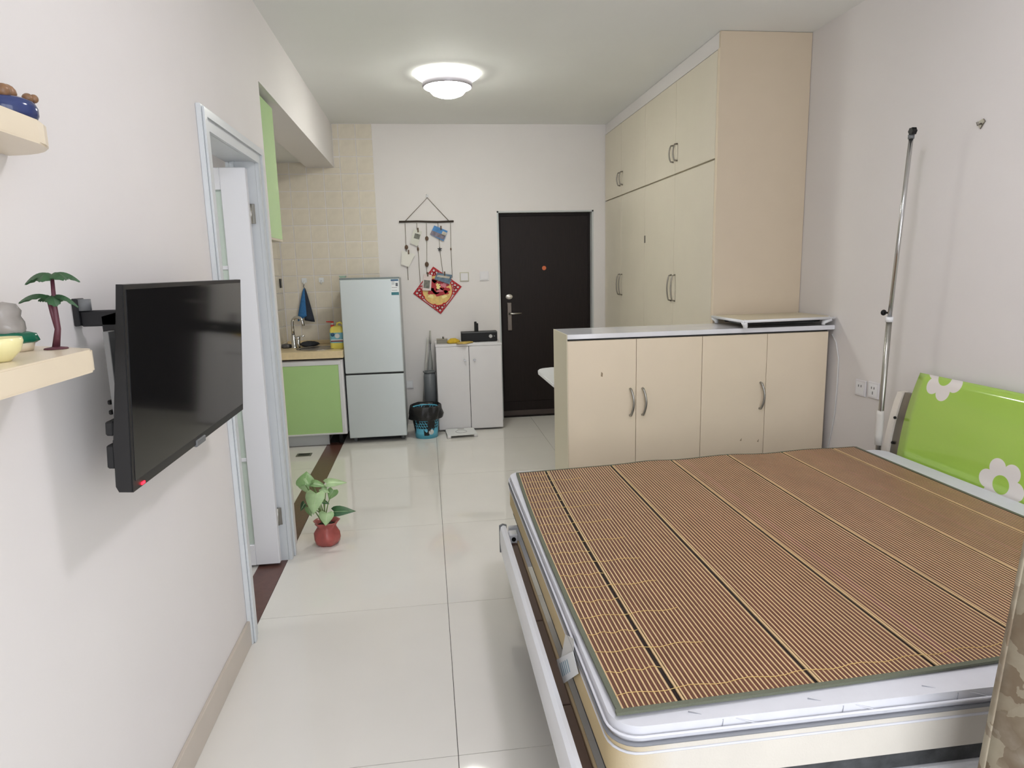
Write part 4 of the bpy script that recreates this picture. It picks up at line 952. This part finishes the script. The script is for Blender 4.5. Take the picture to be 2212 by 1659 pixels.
mk('sleeve', lathe(bm_(), [(.016, .57), (.018, .62), (.0175, .72), (.015, .74)], (2.14, p_low.y+.003, 0), 16, lambda a, z: 1+.1*math.sin(3*a)), mat('tape_white', (206, 202, 196), .6), po_)
for i, (u, v, lab) in enumerate(((1861, 838, 'white wall socket nearer the cream cabinet'), (1889, 843, 'white wall socket nearer the chrome pole'))):
    q = at(u, v, 'x', XR); s = thing('wall_socket', (XR, q.y, q.z-.043), lab, 'socket', 'twin sockets on the right wall')
    mk('plate', box(bm_(), XR-.009, XR, q.y-.043, q.y+.043, q.z-.043, q.z+.043, .003), WHITEL, s)
    mk('inset', box(bm_(), XR-.0105, XR-.009, q.y-.033, q.y+.033, q.z-.033, q.z+.033, .0006), WHITEP, s)
    for dy, dz, hh in ((.01, .012, .006), (-.01, .012, .006)) + (((0, -.014, .008),) if i else ()):
        mk('slot', box(bm_(), XR-.0112, XR-.0104, q.y+dy-.003, q.y+dy+.003, q.z+dz-hh, q.z+dz+hh), GREYP, s)
q = at(2122, 267, 'x', XR); hk = thing('wall_hook', (XR, q.y, q.z-.02), 'small grey hook high on the right wall', 'hook')
mk('pad', prism(bm_(), [(q.y-.018, q.z+.006), (q.y-.008, q.z+.018), (q.y+.014, q.z+.012), (q.y+.018, q.z-.002), (q.y+.004, q.z-.02)], 'x', XR-.006, XR, .001), DSTEEL, hk)
mk('prong', tube(bm_(), [(XR-.004, q.y, q.z), (XR-.02, q.y, q.z-.006), (XR-.024, q.y, q.z+.006)], .004, 8), DSTEEL, hk)
cp = [at(u, v, 'x', XR-.004) for u, v in ((1797, 722), (1806, 740), (1811, 775), (1808, 830), (1803, 890), (1796, 930), (1789, 962))]
cp = cp + [Vector((XR-.004, 3.46, .2)), Vector((XR-.004, 3.46, .02))]
tag(mk('power_cord', tube(bm_(), cp, .0035, 6), mat('cord_white', (214, 214, 212), .5)), 'thin white cord hanging beside the cream cabinet', 'cord')

# ------------------------------------------------------------------ curtain at the near right
cu = thing('curtain', (1.55, .93, .02), 'mottled beige and brown curtain at the right edge', 'curtain')
CM = bpy.data.materials.new('mottled_curtain'); CM.use_nodes = True; nt = CM.node_tree; pb = nt.nodes['Principled BSDF']; pb.inputs['Roughness'].default_value = .85
tc = nt.nodes.new('ShaderNodeTexCoord'); vo = nt.nodes.new('ShaderNodeTexVoronoi'); vo.inputs['Scale'].default_value = 20; no = nt.nodes.new('ShaderNodeTexNoise'); no.inputs['Scale'].default_value = 9; no.inputs['Detail'].default_value = 5
nt.links.new(tc.outputs['Object'], no.inputs['Vector']); av = nt.nodes.new('ShaderNodeMix'); av.data_type = 'VECTOR'; av.inputs[0].default_value = .12
nt.links.new(tc.outputs['Object'], av.inputs[4]); nt.links.new(no.outputs['Color'], av.inputs[5]); nt.links.new(av.outputs[1], vo.inputs['Vector'])
cr = nt.nodes.new('ShaderNodeValToRGB'); cr.color_ramp.interpolation = 'EASE'
for i, (p, c) in enumerate(((.0, (132, 120, 102)), (.35, (154, 145, 126)), (.6, (116, 101, 82)), (.85, (172, 166, 152)))):
    e = cr.color_ramp.elements[i] if i < 2 else cr.color_ramp.elements.new(p)
    e.position = p; e.color = lin(c)
sepc = nt.nodes.new('ShaderNodeSeparateColor'); nt.links.new(vo.outputs['Color'], sepc.inputs[0])
mxx = mnode('ADD', mnode('MULTIPLY', sepc.outputs[0], .38), mnode('MULTIPLY', no.outputs['Fac'], .62))
nt.links.new(mxx, cr.inputs[0]); nt.links.new(cr.outputs[0], pb.inputs['Base Color'])
b = bm_(); NX, NZ = 120, 30; gr = []
for i in range(NX+1):
    s = i/NX; row = []
    for j in range(NZ+1):
        t = j/NZ; zz = .02 + (2.70-.02)*t
        x = .966 + .081*min(zz, 1.05) + .30*s; y = .955 + .045*math.sin(s*2*PI*4.5+.6)*(1-.3*t) + .008*math.sin(s*31+t*5)
        row.append(b.verts.new((x, y, zz)))
    gr.append(row)
for i in range(NX):
    for j in range(NZ): b.faces.new((gr[i][j], gr[i+1][j], gr[i+1][j+1], gr[i][j+1])).smooth = True
o = mk('cloth', b, CM, cu); md = o.modifiers.new('thick', 'SOLIDIFY'); md.thickness = .003
cr_ = thing('curtain_rail', (1.0, .955, 2.70), 'white ceiling curtain rail above the curtain', 'curtain rail')
mk('rail', box(bm_(), -.7, 2.25, .94, .97, 2.715, ZC, .003), WHITEP, cr_)
